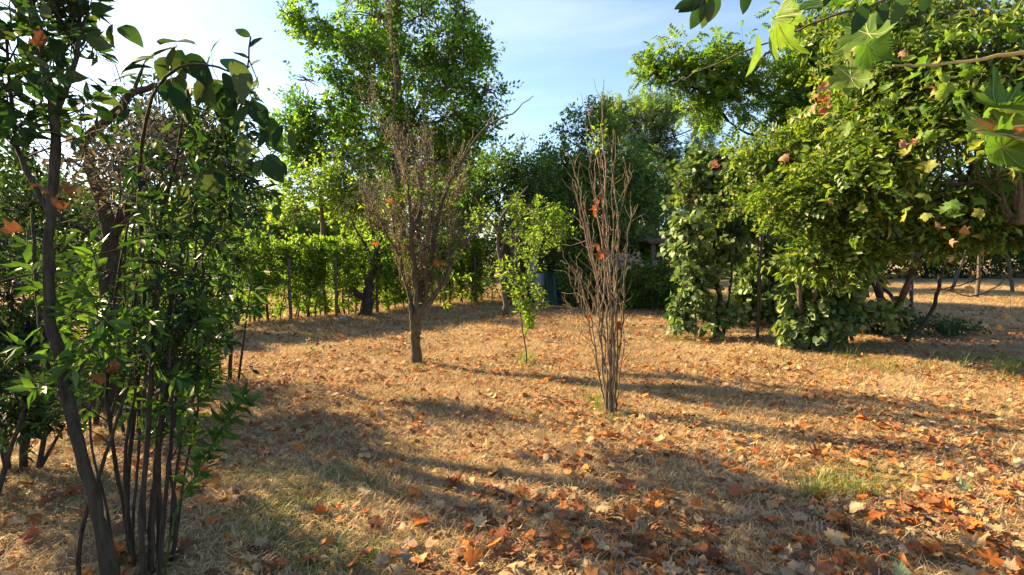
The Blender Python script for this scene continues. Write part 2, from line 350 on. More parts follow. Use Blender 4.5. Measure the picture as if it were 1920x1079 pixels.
def plant(name, label, cat, base, stems, lobes, T, mat, size, K=8, twig=.45, bark='bark', up=.6, gap=-.25, nf=1.2, group=None,
          single=0, single_mat=None, minpx=10, Tn=None, limb=True, stemname='trunk', droop=.15, twr=.006, fol='foliage', subn=7, outw=.8, spread=.9, zb=.25, limb_r=None):
    """stems: list of (points, r0, r1). lobes as above. Returns root"""
    root = empty(name, base, label, cat, group)
    allp = []
    for j, (pts, r0, r1) in enumerate(stems):
        b = MB(); q = smooth_path(pts, 4, r0*.12) if len(pts) > 1 else pts
        b.tube(q, r0, r1, 9 if r0 > .04 else 6, .06); b.build(stemname, M[bark], root, smooth=True); allp.append(q)
    AP = np.concatenate(allp) if allp else np.array([base])
    if not lobes: return root
    P, O, I = lobes_points(lobes, 1, gap, nf)
    tb = MB(); subs = {}
    for i, (c, r, n) in enumerate(lobes):
        c = np.asarray(c, float); r = np.asarray(r, float)
        # limb from nearest lower stem point
        cost = np.linalg.norm(AP-c, axis=1)+np.maximum(AP[:, 2]-c[2]+.15*np.mean(r), 0)*3
        a = AP[np.argmin(cost)]
        L_ = np.linalg.norm(c-a)
        if limb and L_ > .15:
            rr = limb_r or min(.35*stems[0][1], .02*L_+.008)
            lb = MB(); lb.tube(path(a, c, 7, .035, .04), rr, rr*.35, 6, .05); lb.build('branch', M[bark], root, smooth=True)
        sp = [c]+[c+rand_unit(1)[0]*r*.62 for _ in range(subn)]
        for s_ in sp[1:]: tb.tube(path(c, s_, 5, .06), max(twr*2.2, .004*L_), twr*.9, 4)
        subs[i] = np.array(sp)
    # twigs
    A = np.empty_like(P)
    ow = nrm(O*outw+rand_unit(len(P))*.6+np.array([0, 0, zb])); tl = twig*rng.uniform(.6, 1.3, (len(P), 1)); A = P-ow*tl*.5; B = P+ow*tl*.5
    # joined thin twigs: three-sided, straight (vectorised)
    S0 = np.empty_like(A)
    for i in subs:
        k = np.where(I == i)[0]
        if len(k):
            dd = np.linalg.norm(A[k][:, None]-subs[i][None], axis=2); S0[k] = subs[i][np.argmin(dd, 1)]
    mid = (S0*.35+A*.65)+rng.normal(size=A.shape)*.05*twig
    def segs(a, b, ra, rb):
        t = nrm(b-a); u = nrm(np.cross(t, rand_unit(len(a)))); v = np.cross(t, u); V = []
        for q, r_ in ((a, ra), (b, rb)):
            for an in (0, 2.094, 4.189): V.append(q+r_*(math.cos(an)*u+math.sin(an)*v))
        V = np.stack(V, 1); n = len(a); o = (np.arange(n)*6)[:, None, None]
        q = np.array([[0, 1, 4, 3], [1, 2, 5, 4], [2, 0, 3, 5]])[None]+o
        tb.add(V.reshape(-1, 3), None, q.reshape(-1, 4))
    segs(S0, mid, twr, twr*.8); segs(mid, A, twr*.8, twr*.6); segs(A, B, twr*.6, twr*.3)
    tb.build('twigs', M[bark], root, stuff=True)
    lp = spray(A, B, K, size, up, spread, droop)
    used = np.zeros(len(lp[0]), bool)
    if single:
        used = singles(root, Tn or T, *lp, single_mat or mat, single, minpx)
    k = ~used; fb = MB(); fb.leaves(T, lp[0][k], lp[1][k], lp[2][k], lp[3][k]); fb.build(fol, mat, root, stuff=True)
    return root
def lobe(px, py, d, rx, ry, n, rd=None):
    return (at(px, py, d), (rx/F*d, (rd if rd is not None else rx/F*d), ry/F*d), n)
#==END_HELPERS==
# ------------------------------------------------------------------ ground
def axis(lo, hi, fine, far, nf, ff):
    return np.unique(np.concatenate([np.linspace(lo, hi, nf), np.sign(np.linspace(-1, 1, 2*ff+1))*0+np.where(np.linspace(-1, 1, 2*ff+1) < 0, lo-(far)*np.abs(np.linspace(-1, 1, 2*ff+1))**2.5, hi+(far)*np.abs(np.linspace(-1, 1, 2*ff+1))**2.5)]))
xs = axis(-14, 16, 0, 300, 260, 14); ys = axis(0, 22, 0, 300, 230, 14)
gx, gy = np.meshgrid(xs, ys); gzv = gz(gx, gy); gzv = np.where(np.hypot(gx, gy) > 60, 0, gzv)
nx, ny = len(xs), len(ys); ii = np.arange(ny-1)[:, None]*nx+np.arange(nx-1)[None]
gb = MB(); gb.add(np.stack([gx, gy, gzv], -1).reshape(-1, 3), None, np.stack([ii, ii+1, ii+nx+1, ii+nx], -1).reshape(-1, 4))
m, n = mat_new('dry_ground'); lk = n.links.new
g = n.nodes.new('ShaderNodeNewGeometry')
def nz(sc, det=5, ro=.6, dist=0):
    q = n.nodes.new('ShaderNodeTexNoise'); q.inputs['Scale'].default_value = sc; q.inputs['Detail'].default_value = det; q.inputs['Roughness'].default_value = ro; q.inputs['Distortion'].default_value = dist
    lk(g.outputs['Position'], q.inputs['Vector']); return q.outputs[0]
def mixc(f, a, b):
    q = n.nodes.new('ShaderNodeMix'); q.data_type = 'RGBA'; lk(f, q.inputs[0])
    for s_, v in ((6, a), (7, b)):
        if isinstance(v, tuple): q.inputs[s_].default_value = (*v, 1)
        else: lk(v, q.inputs[s_])
    return q.outputs[2]
straw = ramp(n, [(.30, (.13, .085, .05)), (.42, (.30, .205, .115)), (.54, (.46, .33, .18)), (.68, (.58, .45, .27))]); lk(nz(45, 8, .75, .6), straw.inputs[0])
soil = ramp(n, [(.3, (.10, .075, .05)), (.6, (.24, .18, .12))]); lk(nz(60, 8, .7), soil.inputs[0])
r1 = ramp(n, [(.40, (0, 0, 0)), (.60, (1, 1, 1))]); lk(nz(1.4, 8, .72, .4), r1.inputs[0])
r2 = ramp(n, [(.54, (0, 0, 0)), (.68, (.7, .7, .7))]); lk(nz(.9, 7, .7), r2.inputs[0])
c = mixc(r1.outputs[0], soil.outputs[0], straw.outputs[0]); c = mixc(r2.outputs[0], c, (.12, .13, .045))
b = n.nodes.new('ShaderNodeBsdfPrincipled'); b.inputs['Roughness'].default_value = .95; b.inputs['Specular IOR Level'].default_value = .1; lk(c, b.inputs['Base Color'])
bp = n.nodes.new('ShaderNodeBump'); bp.inputs['Strength'].default_value = .9; bp.inputs['Distance'].default_value = .02; lk(nz(55, 8, .75, .5), bp.inputs['Height']); lk(bp.outputs[0], b.inputs['Normal'])
o = n.nodes.new('ShaderNodeOutputMaterial'); lk(b.outputs[0], o.inputs[0])
tag(gb.build('ground', m, smooth=True), kind='structure')

# ------------------------------------------------------------------ grasses (geometry-node instances of a tuft)
def blade_tuft(nb, spread, lmin, lmax, wmin, wmax, lie, seed):
    r_ = np.random.default_rng(seed); b = MB()
    for _ in range(nb):
        a = r_.uniform(0, 6.28); dirn = np.array([math.cos(a), math.sin(a), 0]); L_ = r_.uniform(lmin, lmax); w_ = r_.uniform(wmin, wmax)
        p = np.array([r_.normal()*spread, r_.normal()*spread, -.004]); u = np.array([-dirn[1], dirn[0], 0])*w_
        el = r_.uniform(*lie); e2 = el-r_.uniform(.2, .9)
        q = p+(dirn*math.cos(el)+np.array([0, 0, math.sin(el)]))*L_*.5; t = q+(dirn*math.cos(e2)+np.array([0, 0, math.sin(e2)]))*L_*.5
        b.add([p-u, p+u, q-u*.8, q+u*.8, t], [[0, 1, 3], [0, 3, 2], [2, 3, 4]])
    return b
def scatter(name, pts, scl, tuft, mat, label=None):
    src = bpy.data.objects.new(name+'_tuft', tuft.mesh(name+'_tuft', mat))
    me = bpy.data.meshes.new(name); me.vertices.add(len(pts)); me.vertices.foreach_set('co', pts.astype(np.float32).ravel())
    at_ = me.attributes.new('scl', 'FLOAT', 'POINT'); at_.data.foreach_set('value', scl.astype(np.float32))
    rt = me.attributes.new('rotz', 'FLOAT_VECTOR', 'POINT'); rv = np.zeros((len(pts), 3), np.float32); rv[:, 2] = rng.uniform(0, 6.28, len(pts)); rt.data.foreach_set('vector', rv.ravel())
    o = bpy.data.objects.new(name, me); COL.objects.link(o); tag(o, kind='stuff', label=label, cat='grass')
    ng = bpy.data.node_groups.new(name, 'GeometryNodeTree'); ng.interface.new_socket('Geometry', in_out='INPUT', socket_type='NodeSocketGeometry'); ng.interface.new_socket('Geometry', in_out='OUTPUT', socket_type='NodeSocketGeometry')
    N = ng.nodes.new; gi, go, oi, ip = N('NodeGroupInput'), N('NodeGroupOutput'), N('GeometryNodeObjectInfo'), N('GeometryNodeInstanceOnPoints')
    oi.inputs[0].default_value = src; a1 = N('GeometryNodeInputNamedAttribute'); a1.data_type = 'FLOAT'; a1.inputs[0].default_value = 'scl'
    a2 = N('GeometryNodeInputNamedAttribute'); a2.data_type = 'FLOAT_VECTOR'; a2.inputs[0].default_value = 'rotz'
    k = ng.links.new; k(gi.outputs[0], ip.inputs['Points']); k(oi.outputs['Geometry'], ip.inputs['Instance'])
    k(a2.outputs[0], ip.inputs['Rotation']); k(a1.outputs[0], ip.inputs['Scale']); k(ip.outputs[0], go.inputs[0])
    o.modifiers.new('tufts', 'NODES').node_group = ng
    return o
strawm = leaf_mat('straw_blades', [(.14, .08, .04), (.35, .22, .11), (.55, .375, .19), (.65, .465, .25), (.37, .245, .12), (.69, .53, .32)], .3, .6, tcol=(1.1, .95, .7), clump=.25, detail=False, spec=.1)
greenm = leaf_mat('green_blades', [(.07, .12, .028), (.12, .18, .035), (.20, .24, .055), (.30, .29, .09)], .45, .5, clump=.2, detail=False)
def gpoints(n, y0, y1, xm=1.15, pw=1.0):
    y = y0+(y1-y0)*rng.uniform(0, 1, n)**pw; x = rng.uniform(-1, 1, n)*(y*xm+.5); return x, y
x, y = gpoints(26000, 1.9, 8.5, pw=.8); x2, y2 = gpoints(14000, 8, 24, pw=.9)
x = np.concatenate([x, x2]); y = np.concatenate([y, y2]); P3 = np.stack([x, y, gz(x, y)], -1)
k = (noise(P3, 2.6, 1.0)+.5*noise(P3, 7.0, 2.0)+.6*rng.normal(size=len(x))) > -.6+1.0*np.clip((4.2-y)/2, 0, 1)*np.clip((x+2)/3, .35, 1)
x, y = x[k], y[k]; P3 = P3[k]
P3[:, 2] += .008
scatter('dry_grass', P3, rng.uniform(.6, 1.2, len(x))*(1+np.clip(y-6, 0, 12)*.09), blade_tuft(60, .085, .05, .15, .0014, .0034, (.1, .8), 5), strawm, 'matted straw coloured dry grass covering the clearing')
# green patches: (px,py,rx px, ry px, n)
gp = []
for (px, py, rx, ry, n_) in [(590, 925, 90, 50, 240), (470, 895, 55, 22, 90), (640, 1055, 110, 35, 130), (700, 800, 80, 30, 30), (560, 1000, 120, 60, 60), (565, 633, 60, 8, 90), (700, 600, 60, 6, 50), (810, 605, 30, 10, 50), (1530, 920, 60, 22, 70), (1640, 905, 50, 22, 70),
                             (1680, 695, 190, 8, 190), (1880, 700, 40, 18, 80), (1860, 790, 60, 50, 80), (1740, 800, 50, 20, 40), (985, 685, 26, 7, 110), (1143, 780, 24, 7, 70), (782, 688, 22, 4, 70), (686, 592, 18, 2, 30), (947, 598, 14, 2, 20), (300, 1060, 60, 20, 60), (1140, 790, 50, 14, 50), (1600, 665, 120, 10, 70), (1300, 640, 50, 12, 60), (1240, 640, 40, 5, 40), (1850, 560, 90, 12, 140),
                             (1700, 530, 120, 8, 120), (500, 1000, 80, 40, 80), (140, 950, 120, 60, 90), (900, 690, 40, 10, 30)]:
    for _ in range(n_):
        q = ground(px+rng.normal()*rx*.6, py+rng.normal()*ry*.6)
        if 1.2 < q[1] < 30: gp.append(q)
x, y = gpoints(420, 2.5, 12); gp = np.vstack([np.array(gp), np.stack([x, y, 0*x], -1)])
gp[:, 2] = gz(gp[:, 0], gp[:, 1])
scatter('green_grass', gp, rng.uniform(.5, 1.25, len(gp)), blade_tuft(26, .045, .03, .11, .001, .0022, (.35, 1.3), 9), greenm, 'patches of short green grass growing through the straw')
tall = []
for (px, py, rx, n_) in [(1690, 690, 200, 34), (1570, 930, 90, 18), (1120, 760, 14, 8), (985, 680, 14, 12), (1880, 705, 40, 16), (1600, 660, 90, 12)]:
    for _ in range(n_):
        q = ground(px+rng.normal()*rx*.6, py+rng.normal()*7); tall.append(q)
tall = np.array(tall); tall[:, 2] = gz(tall[:, 0], tall[:, 1])
scatter('tall_grass', tall, rng.uniform(.7, 1.2, len(tall)), blade_tuft(9, .03, .14, .34, .0016, .003, (.8, 1.5), 12), greenm, 'taller green grass blades standing along the shaded edge')

# ------------------------------------------------------------------ fallen plane leaves
def density(x, y):
    P = np.stack([x, y, 0*x], -1); nn = .45+.6*noise(P, 1.3, 4.0)+.5*noise(P, 4.1, 9.0)
    base = .32+.22*np.exp(-((y-7.5)/2.4)**2)+.7*np.clip((5.0-y)/2.5, 0, 1)*np.clip((x+2.0)/2.5, .25, 1)+.25*np.exp(-((y-6.0)/1.6)**2)+.25*np.clip(x/4, 0, 1)*np.clip((7.5-y)/3, 0, 1)
    return base*np.clip(nn, .08, 1.2)+.22*np.clip((4.8-y)/2, 0, 1)*np.clip((x-.3)/1.2, 0, 1)
x, y = gpoints(90000, 1.7, 14.0, 1.15, .75)
k = rng.uniform(0, 1, len(x)) < density(x, y)*.75; x, y = x[k], y[k]; nl = len(x)
S = rng.uniform(.028, .078, nl)*rng.uniform(.7, 1.35, nl)
z = gz(x, y)+.034+rng.uniform(0, .03, nl)
P = np.stack([x, y, z], -1); a = rng.uniform(0, 6.28, nl); tilt = rng.normal(size=nl)*.32
D = np.stack([np.cos(a), np.sin(a), np.sin(tilt)*.6], -1); N = nrm(np.stack([rng.normal(size=nl)*.38, rng.normal(size=nl)*.38, np.where(rng.uniform(size=nl) < .7, 1, -1)], -1))
cols = {'rust orange': [(.38, .11, .025), (.50, .18, .045)], 'tan': [(.36, .24, .13), (.46, .33, .19)], 'greyish brown': [(.22, .145, .09), (.32, .22, .14)],
        'dark brown': [(.12, .05, .025), (.20, .09, .045)], 'pale buff': [(.40, .28, .15), (.46, .34, .20)], 'red brown': [(.28, .08, .03), (.32, .12, .06)], 'dull green': [(.20, .24, .12), (.26, .27, .14)]}
wts = np.array([.24, .28, .09, .19, .03, .16, .01])
cm = {k_: leaf_mat('fallen_leaf_'+k_.replace(' ', '_'), v, .18, .6, 'object', tcol=(1.2, .9, .6), clump=.1, spec=.1) for k_, v in cols.items()}
stops = []
fm = leaf_mat('fallen_leaf_mixed', [(.14, .05, .025), (.24, .09, .04), (.36, .11, .025), (.44, .15, .035), (.52, .20, .05), (.42, .24, .10), (.44, .30, .16), (.26, .17, .10), (.42, .30, .17), (.32, .11, .05), (.20, .11, .06)], .18, .6, tcol=(1.2, .9, .6), clump=.05, spec=.1)
px_, py_, dd = proj(P); vis = (px_ > 0) & (px_ < 1920) & (py_ < 1079)
sz = np.where(vis, S/dd, 0); top = np.argsort(-sz)[:300]; mask = np.zeros(nl, bool); mask[top] = True
CT = [T_maple_lo(c_, j_, s_) for c_, j_, s_ in ((.15, .08, 1), (-.5, .13, 2), (-.3, .09, 3))]+[T_near(.42, .28, .35), T_near(.34, -.2, -.3), T_near(.5, .12, .15)]
vi = rng.integers(0, 6, nl); fb = MB()
for v_ in range(6):
    k = (~mask) & (vi == v_); fb.leaves(CT[v_], P[k], D[k], N[k], S[k])
tag(fb.build('leaf_litter', fm), 'scattered fallen plane leaves too many to count across the straw', 'leaves', kind='stuff')
CH = [T_maple(c_, j_, s_, True) for c_, j_, s_ in ((.12, .05, 1), (.3, .08, 2), (-.5, .08, 3), (-.1, .07, 4), (-1.0, .10, 5), (-.3, .14, 6))]
meshes = {}
for cn in cols:
    for i, t in enumerate(CH):
        b = MB(); b.add(*t); b.tube(np.array([[0, .34, .0], [0, 0, .01], [.04, -.22, .05], [.1, -.4, .03]]), .008, .006, 3)
        meshes[cn, i] = b.mesh('fallen_leaf', cm[cn], True)
X, Y, Z = frames(D, N); names = list(cols)
shapes = ['flat', 'cupped', 'arched', 'flattened', 'folded', 'crumpled']
for i in top:
    cn = names[rng.choice(7, p=wts/wts.sum())]; t = int(rng.integers(0, 6)); o = bpy.data.objects.new('fallen_leaf', meshes[cn, t]); COL.objects.link(o)
    s = float(S[i])*1.1; o.matrix_world = Matrix(((X[i][0]*s, Y[i][0]*s, Z[i][0]*s, P[i][0]), (X[i][1]*s, Y[i][1]*s, Z[i][1]*s, P[i][1]), (X[i][2]*s, Y[i][2]*s, Z[i][2]*s, P[i][2]+.006), (0, 0, 0, 1)))
    zone = 'under the dark left shrub' if px_[i] < 420 else ('at bottom, left of centre' if px_[i] < 860 else ('at bottom, right of centre' if px_[i] < 1400 else 'in the bottom right corner'))
    side = 'left' if px_[i] % 240 < 120 else 'right'
    row = 'frontmost, ' if py_[i] > 1010 else ('front row, ' if py_[i] > 930 else '')
    size = 'small ' if S[i] < .07 else ('large ' if S[i] > .088 else '')
    tag(o, f'{row}{size}{shapes[t]} {cn} fallen leaf on straw {zone}', 'leaf', 'fallen plane leaves in the foreground')

#==PLANTS==
# ------------------------------------------------------------------ large central tree
def trunk_to(base, pts): return [np.array(base)]+pts
b0 = np.array([at(752, 300, 19)[0], 19, -.05])
plant('oak_tree', 'large broad green tree towering over the hedge in the middle of the photo', 'tree', b0,
      [([b0]+pix([(748, 420), (752, 300), (748, 200), (740, 100), (745, 0), (750, -120)], 19), .28, .09),
       (pix([(748, 330), (640, 240), (560, 215)], 19), .09, .03), (pix([(752, 260), (800, 170), (850, 90)], 19), .10, .03), (pix([(752, 240), (690, 150), (630, 60)], 19), .09, .03)],
      [lobe(700, 30, 19, 87, 64, 149), lobe(790, 30, 19.5, 87, 70, 161), lobe(745, -90, 19.3, 127, 86, 138), lobe(610, 55, 18.5, 63, 34, 92), lobe(850, 110, 19.5, 87, 54, 149), lobe(910, 165, 19, 60, 28, 63),
       lobe(690, 130, 18, 98, 59, 172), lobe(780, 150, 20, 92, 64, 172), lobe(600, 225, 18.5, 75, 48, 126), lobe(830, 220, 19.5, 110, 59, 206), lobe(700, 240, 20, 92, 48, 138), lobe(860, 285, 19.5, 63, 45, 92),
       lobe(760, 300, 20, 92, 43, 126), lobe(560, 35, 18.3, 25, 17, 20), lobe(870, 20, 19.5, 34, 64, 40), lobe(575, 150, 18.4, 38, 22, 28), lobe(570, 300, 18.2, 40, 34, 45), lobe(925, 175, 19.6, 45, 18, 26), lobe(890, 90, 19.6, 30, 24, 26), lobe(640, 300, 18.5, 60, 40, 80), lobe(640, 180, 18.2, 60, 40, 70), lobe(890, 230, 19.5, 50, 34, 50), lobe(560, 260, 18, 36, 36, 40), lobe(930, 300, 19.5, 40, 34, 50)],
      OV, M['oak'], .17, K=19, twig=.85, gap=-.16, nf=1.2, twr=.012)
b0 = np.array([at(600, 350, 16.5)[0], 16.5, -.05])
plant('yellow_green_tree', 'bright yellow green small tree rising right behind the hedge on the left', 'tree', b0,
      [([b0]+pix([(605, 430), (600, 340)], 16.5), .09, .05)],
      [lobe(590, 345, 16.5, 75, 45, 90), lobe(660, 310, 17, 60, 45, 80), lobe(555, 395, 16.3, 55, 38, 60), lobe(640, 385, 16.5, 70, 40, 80), lobe(700, 370, 17.5, 55, 55, 70)],
      OV, M['yel'], .14, K=17, twig=.6, gap=-.35, twr=.008)
# ------------------------------------------------------------------ trees behind, right of centre
b0 = np.array([at(1085, 400, 17)[0], 17, -.05])
plant('evergreen_tree', 'dark dense round topped tree behind the bare sapling', 'tree', b0, [([b0]+pix([(1085, 400), (1090, 280)], 17), .16, .07)],
      [lobe(1110, 245, 17, 55, 48, 130), lobe(1060, 310, 16.5, 60, 50, 130), lobe(1150, 330, 17, 75, 65, 170), lobe(1090, 400, 16, 85, 55, 160), lobe(1190, 420, 16.5, 80, 55, 150), lobe(1010, 390, 16, 50, 60, 100), lobe(1225, 350, 17.5, 55, 60, 100)],
      OV, M['deep'], .13, K=22, twig=.6, gap=-.5, twr=.01)
b0 = np.array([at(1230, 400, 24)[0], 24, -.05])
plant('feathery_tree', 'airy light green feathery tree beside the dark round tree against the sky', 'tree', b0, [([b0]+pix([(1225, 400), (1210, 280)], 24), .2, .07)],
      [lobe(1190, 235, 24, 70, 45, 120), lobe(1265, 260, 24, 60, 45, 120), lobe(1230, 320, 24, 85, 55, 150), lobe(1150, 215, 24.5, 30, 22, 35), lobe(1290, 350, 24, 40, 60, 90), lobe(1240, 212, 24, 40, 22, 45), lobe(1305, 240, 24, 34, 24, 40)],
      PIN, M['far'], .34, K=9, twig=.9, gap=-.2, nf=.9, twr=.012)
b0 = np.array([at(960, 400, 14.5)[0], 14.5, -.05])
plant('citrus_tree', 'mid green bushy tree with upright leafy tips between the big tree and the dark tree', 'tree', b0, [([b0]+pix([(962, 420), (965, 320)], 14.5), .07, .03)],
      [lobe(965, 300, 14.5, 42, 45, 75), lobe(985, 260, 14.5, 16, 24, 20), lobe(940, 275, 14.5, 16, 26, 20), lobe(915, 340, 14.5, 50, 50, 85), lobe(1010, 350, 14.7, 45, 50, 75), lobe(950, 390, 14.5, 80, 50, 120), lobe(1035, 420, 14.5, 50, 50, 80), lobe(870, 400, 15, 45, 55, 75)],
      OV, M['mid'], .10, K=20, twig=.45, gap=-.4, twr=.006)
# slim tree with bare lower trunk
b0 = ground(947, 597)
plant('slim_tree', 'slim tree with bare brown trunk standing behind the little green sapling', 'tree', b0,
      [([b0]+pix([(946, 560), (938, 500), (935, 440), (945, 400), (990, 350)], b0[1]), .075, .02), (pix([(938, 480), (955, 430), (1000, 380)], b0[1]), .03, .012), (pix([(936, 440), (910, 400), (890, 370)], b0[1]), .025, .012)],
      [lobe(900, 430, b0[1], 40, 45, 55), lobe(1000, 400, b0[1], 50, 35, 50), lobe(960, 440, b0[1]+.4, 50, 35, 50), lobe(1035, 430, b0[1]+.3, 40, 40, 50)],
      OV, M['yel'], .085, K=13, twig=.4, gap=-.2, twr=.005)
# dark bushes in the shaded corner
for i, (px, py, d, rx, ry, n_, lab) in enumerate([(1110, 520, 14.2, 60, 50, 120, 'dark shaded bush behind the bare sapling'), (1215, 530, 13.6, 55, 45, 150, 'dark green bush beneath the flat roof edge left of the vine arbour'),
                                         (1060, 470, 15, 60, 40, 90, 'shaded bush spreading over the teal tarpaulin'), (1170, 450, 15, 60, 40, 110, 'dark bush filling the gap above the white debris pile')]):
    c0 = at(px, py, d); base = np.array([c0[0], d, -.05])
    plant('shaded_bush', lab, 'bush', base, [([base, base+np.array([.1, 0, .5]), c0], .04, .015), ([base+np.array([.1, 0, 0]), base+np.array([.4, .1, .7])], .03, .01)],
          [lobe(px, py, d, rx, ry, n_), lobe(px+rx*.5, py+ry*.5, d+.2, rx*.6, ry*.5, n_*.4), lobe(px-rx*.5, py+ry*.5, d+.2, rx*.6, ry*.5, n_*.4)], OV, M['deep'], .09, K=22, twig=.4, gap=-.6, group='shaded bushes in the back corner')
# ------------------------------------------------------------------ far tree line
def far_tree(x, y, h, wd, m_, lab, n_=5):
    b0 = np.array([x, y, -.05]); lb = []
    for _ in range(n_):
        lb.append((np.array([x+rng.normal()*wd*.3, y+rng.normal()*wd*.25, h*rng.uniform(.35, .8)]), (wd*.36, wd*.36, h*.22), 70))
    lb.append((np.array([x, y, h*.3]), (wd*.5, wd*.4, h*.25), 90))
    return plant('background_tree', lab, 'tree', b0, [([b0, b0+np.array([0, 0, h*.5]), b0+np.array([.2, 0, h*.75])], .03*h, .01*h)], lb, OV, M[m_], .2+.004*y, K=12, twig=1.0, gap=-.5, nf=.7, twr=.015, group='trees beyond the clearing', subn=4)
FT = [(-26, 26, 7, 7, 'mid', 'tall background tree beyond the left edge of the clearing'), (-19, 27, 5.5, 7, 'far', 'hazy background tree seen through the left shrub'), (-13, 30, 6.0, 8, 'far', 'background tree in the bright gap above the left hedge end'),
      (-8.5, 28, 5.5, 7, 'yel', 'yellowish background tree behind the hedge, left of the big tree'), (-3, 30, 8, 8, 'mid', 'background tree behind the trunk of the big tree'), (2, 27, 7.5, 8, 'deep', 'dark background tree right of the big tree'),
      (9, 34, 9.5, 9, 'deep', 'dark background tree behind the feathery tree'), (15, 30, 6, 8, 'mid', 'background tree behind the vine arbour'), (21, 33, 7, 9, 'deep', 'dark background tree across the right field, nearest the arbour'),
      (28, 34, 7.5, 9, 'mid', 'green background tree across the right field'), (35, 35, 8, 10, 'deep', 'background tree across the field at the right edge'), (42, 38, 8, 10, 'mid', 'last background tree past the right edge')]
for a_ in FT: far_tree(*a_)
# ------------------------------------------------------------------ hedge and wire fence
hedge_a = ground(120, 640); hedge_b = ground(905, 566)
def hp(t): return hedge_a+(hedge_b-hedge_a)*t
hroot = empty('hedge', hp(.5), 'long thin clipped hedge with bare lower stems letting the sun through', 'hedge')
HL = np.linalg.norm(hedge_b-hedge_a); hdir = (hedge_b-hedge_a)/HL; hn = np.array([-hdir[1], hdir[0], 0])
tb = MB(); TA = []; TBn = []
nst = 56
for i in range(nst):
    t = (i+rng.uniform(-.9, .9))/nst; b_ = hp(t)+hn*rng.normal()*.12; b_[2] = gz(b_[0], b_[1])-.02
    h_ = rng.uniform(1.55, 1.95); top_ = b_+hdir*rng.normal()*.18+hn*rng.normal()*.1+np.array([0, 0, h_])
    s_ = MB(); q = path(b_, top_, 7, .02); s_.tube(q, rng.uniform(.012, .035), .006, 5, .1); s_.build('stem', M['barkd'], hroot, smooth=True)
    for _ in range(90):
        u_ = rng.uniform(.03, 1)**.85; p_ = b_+(top_-b_)*u_; d_ = rand_unit(1)[0]; d_[2] = abs(d_[2])*.6+.1; TA.append(p_); TBn.append(p_+d_*rng.uniform(.12, .42))
TA = np.array(TA); TBn = np.array(TBn); TBn[:, 2] = np.clip(TBn[:, 2], .06, 1.98+.06*np.sin(TBn[:, 0]*3)+.05*np.sin(TBn[:, 0]*7.3))
for a_, b_ in zip(TA[::2], TBn[::2]): tb.tube(np.array([a_, b_]), .005, .002, 3)
tb.build('twigs', M['barkd'], hroot, stuff=True)
low = TBn[:, 2] < .9; keep = rng.uniform(size=len(TA)) < np.where(low, .6, .95)
fb = MB(); fb.leaves(OV, *spray(TA[keep], TBn[keep], 14, .09, spread=1.0)); fb.build('foliage', M['yel'], hroot, stuff=True)
froot = empty('wire_fence', hp(.5)-hn*.25, 'rusty wire fence with dark posts running through the hedge', 'fence')
for i in range(9):
    p = hp((i+.5)/9)-hn*.28; b_ = MB(); b_.tube(path(p-np.array([0, 0, .1]), p+np.array([0, 0, 1.4]), 5, .004), .038, .034, 8, .03); b_.build('post', M['wood'], froot, smooth=True)
for h_ in (.3, .6, .9, 1.2, 1.45):
    b_ = MB(); b_.tube(np.array([hp(t)-hn*.32+np.array([0, 0, h_+.01*math.sin(t*40)]) for t in np.linspace(0, 1, 28)]), .0035, .0035, 4); b_.build('wire', M['metal'], froot)
# right end: low thin hedge stretch and horizontal rail near 850-960
hroot2 = empty('thin_hedge', ground(900, 563), 'thin straggly see-through hedge stretch between the dead shrub and the slim tree', 'hedge')
TA = []; TBn = []
for i in range(16):
    q = ground(830+i*12+rng.normal()*4, 562+rng.normal()*2); q[2] = -.02; top_ = q+np.array([rng.normal()*.25, rng.normal()*.1, rng.uniform(.9, 1.7)]); s_ = MB(); s_.tube(path(q, top_, 6, .03), .018, .006, 5, .1); s_.build('stem', M['barkd'], hroot2, smooth=True)
    for _ in range(14):
        u_ = rng.uniform(.2, 1); p_ = q+(top_-q)*u_; TA.append(p_); d_ = rand_unit(1)[0]; TBn.append(p_+d_*.3)
fb = MB(); fb.leaves(OV, *spray(np.array(TA), np.array(TBn), 11, .085)); fb.build('foliage', M['mid'], hroot2, stuff=True)
# ------------------------------------------------------------------ old stump tree by the hedge
b0 = ground(686, 592); d_ = b0[1]
st = plant('pollarded_tree', 'short stout dark forked trunk with thin regrowth in front of the hedge', 'tree', b0,
      [([b0-np.array([0, 0, .1])]+pix([(688, 570), (690, 545), (698, 515), (705, 480)], d_), .17, .06), (pix([(685, 560), (668, 550), (664, 543)], d_), .09, .06), (pix([(700, 510), (690, 470), (672, 440), (655, 405)], d_), .05, .018),
       (pix([(705, 490), (700, 440), (690, 390), (700, 340)], d_), .045, .014), (pix([(704, 480), (722, 435), (750, 410), (765, 380)], d_), .04, .012)],
      [lobe(725, 470, d_, 30, 35, 22), lobe(700, 440, d_, 45, 40, 30), lobe(715, 500, d_, 20, 20, 12)], LAN, M['yel'], .13, K=9, twig=.4, bark='barkd', gap=-.3)
P, O, I = lobes_points([lobe(690, 380, d_, 60, 55, 120), lobe(660, 330, d_, 50, 50, 70), lobe(740, 380, d_, 40, 50, 50)], 1, -.1, 2)
fb = MB()
for p_ in P: fb.tube(path(p_, p_+rand_unit(1)[0]*.35, 3, .1), .004, .002, 3)
fb.leaves(T_far(.3, .1), P+rng.normal(size=P.shape)*.1, rand_unit(len(P)), rand_unit(len(P)), .06); fb.build('dead_twigs', M['deadtuft'], st, stuff=True)
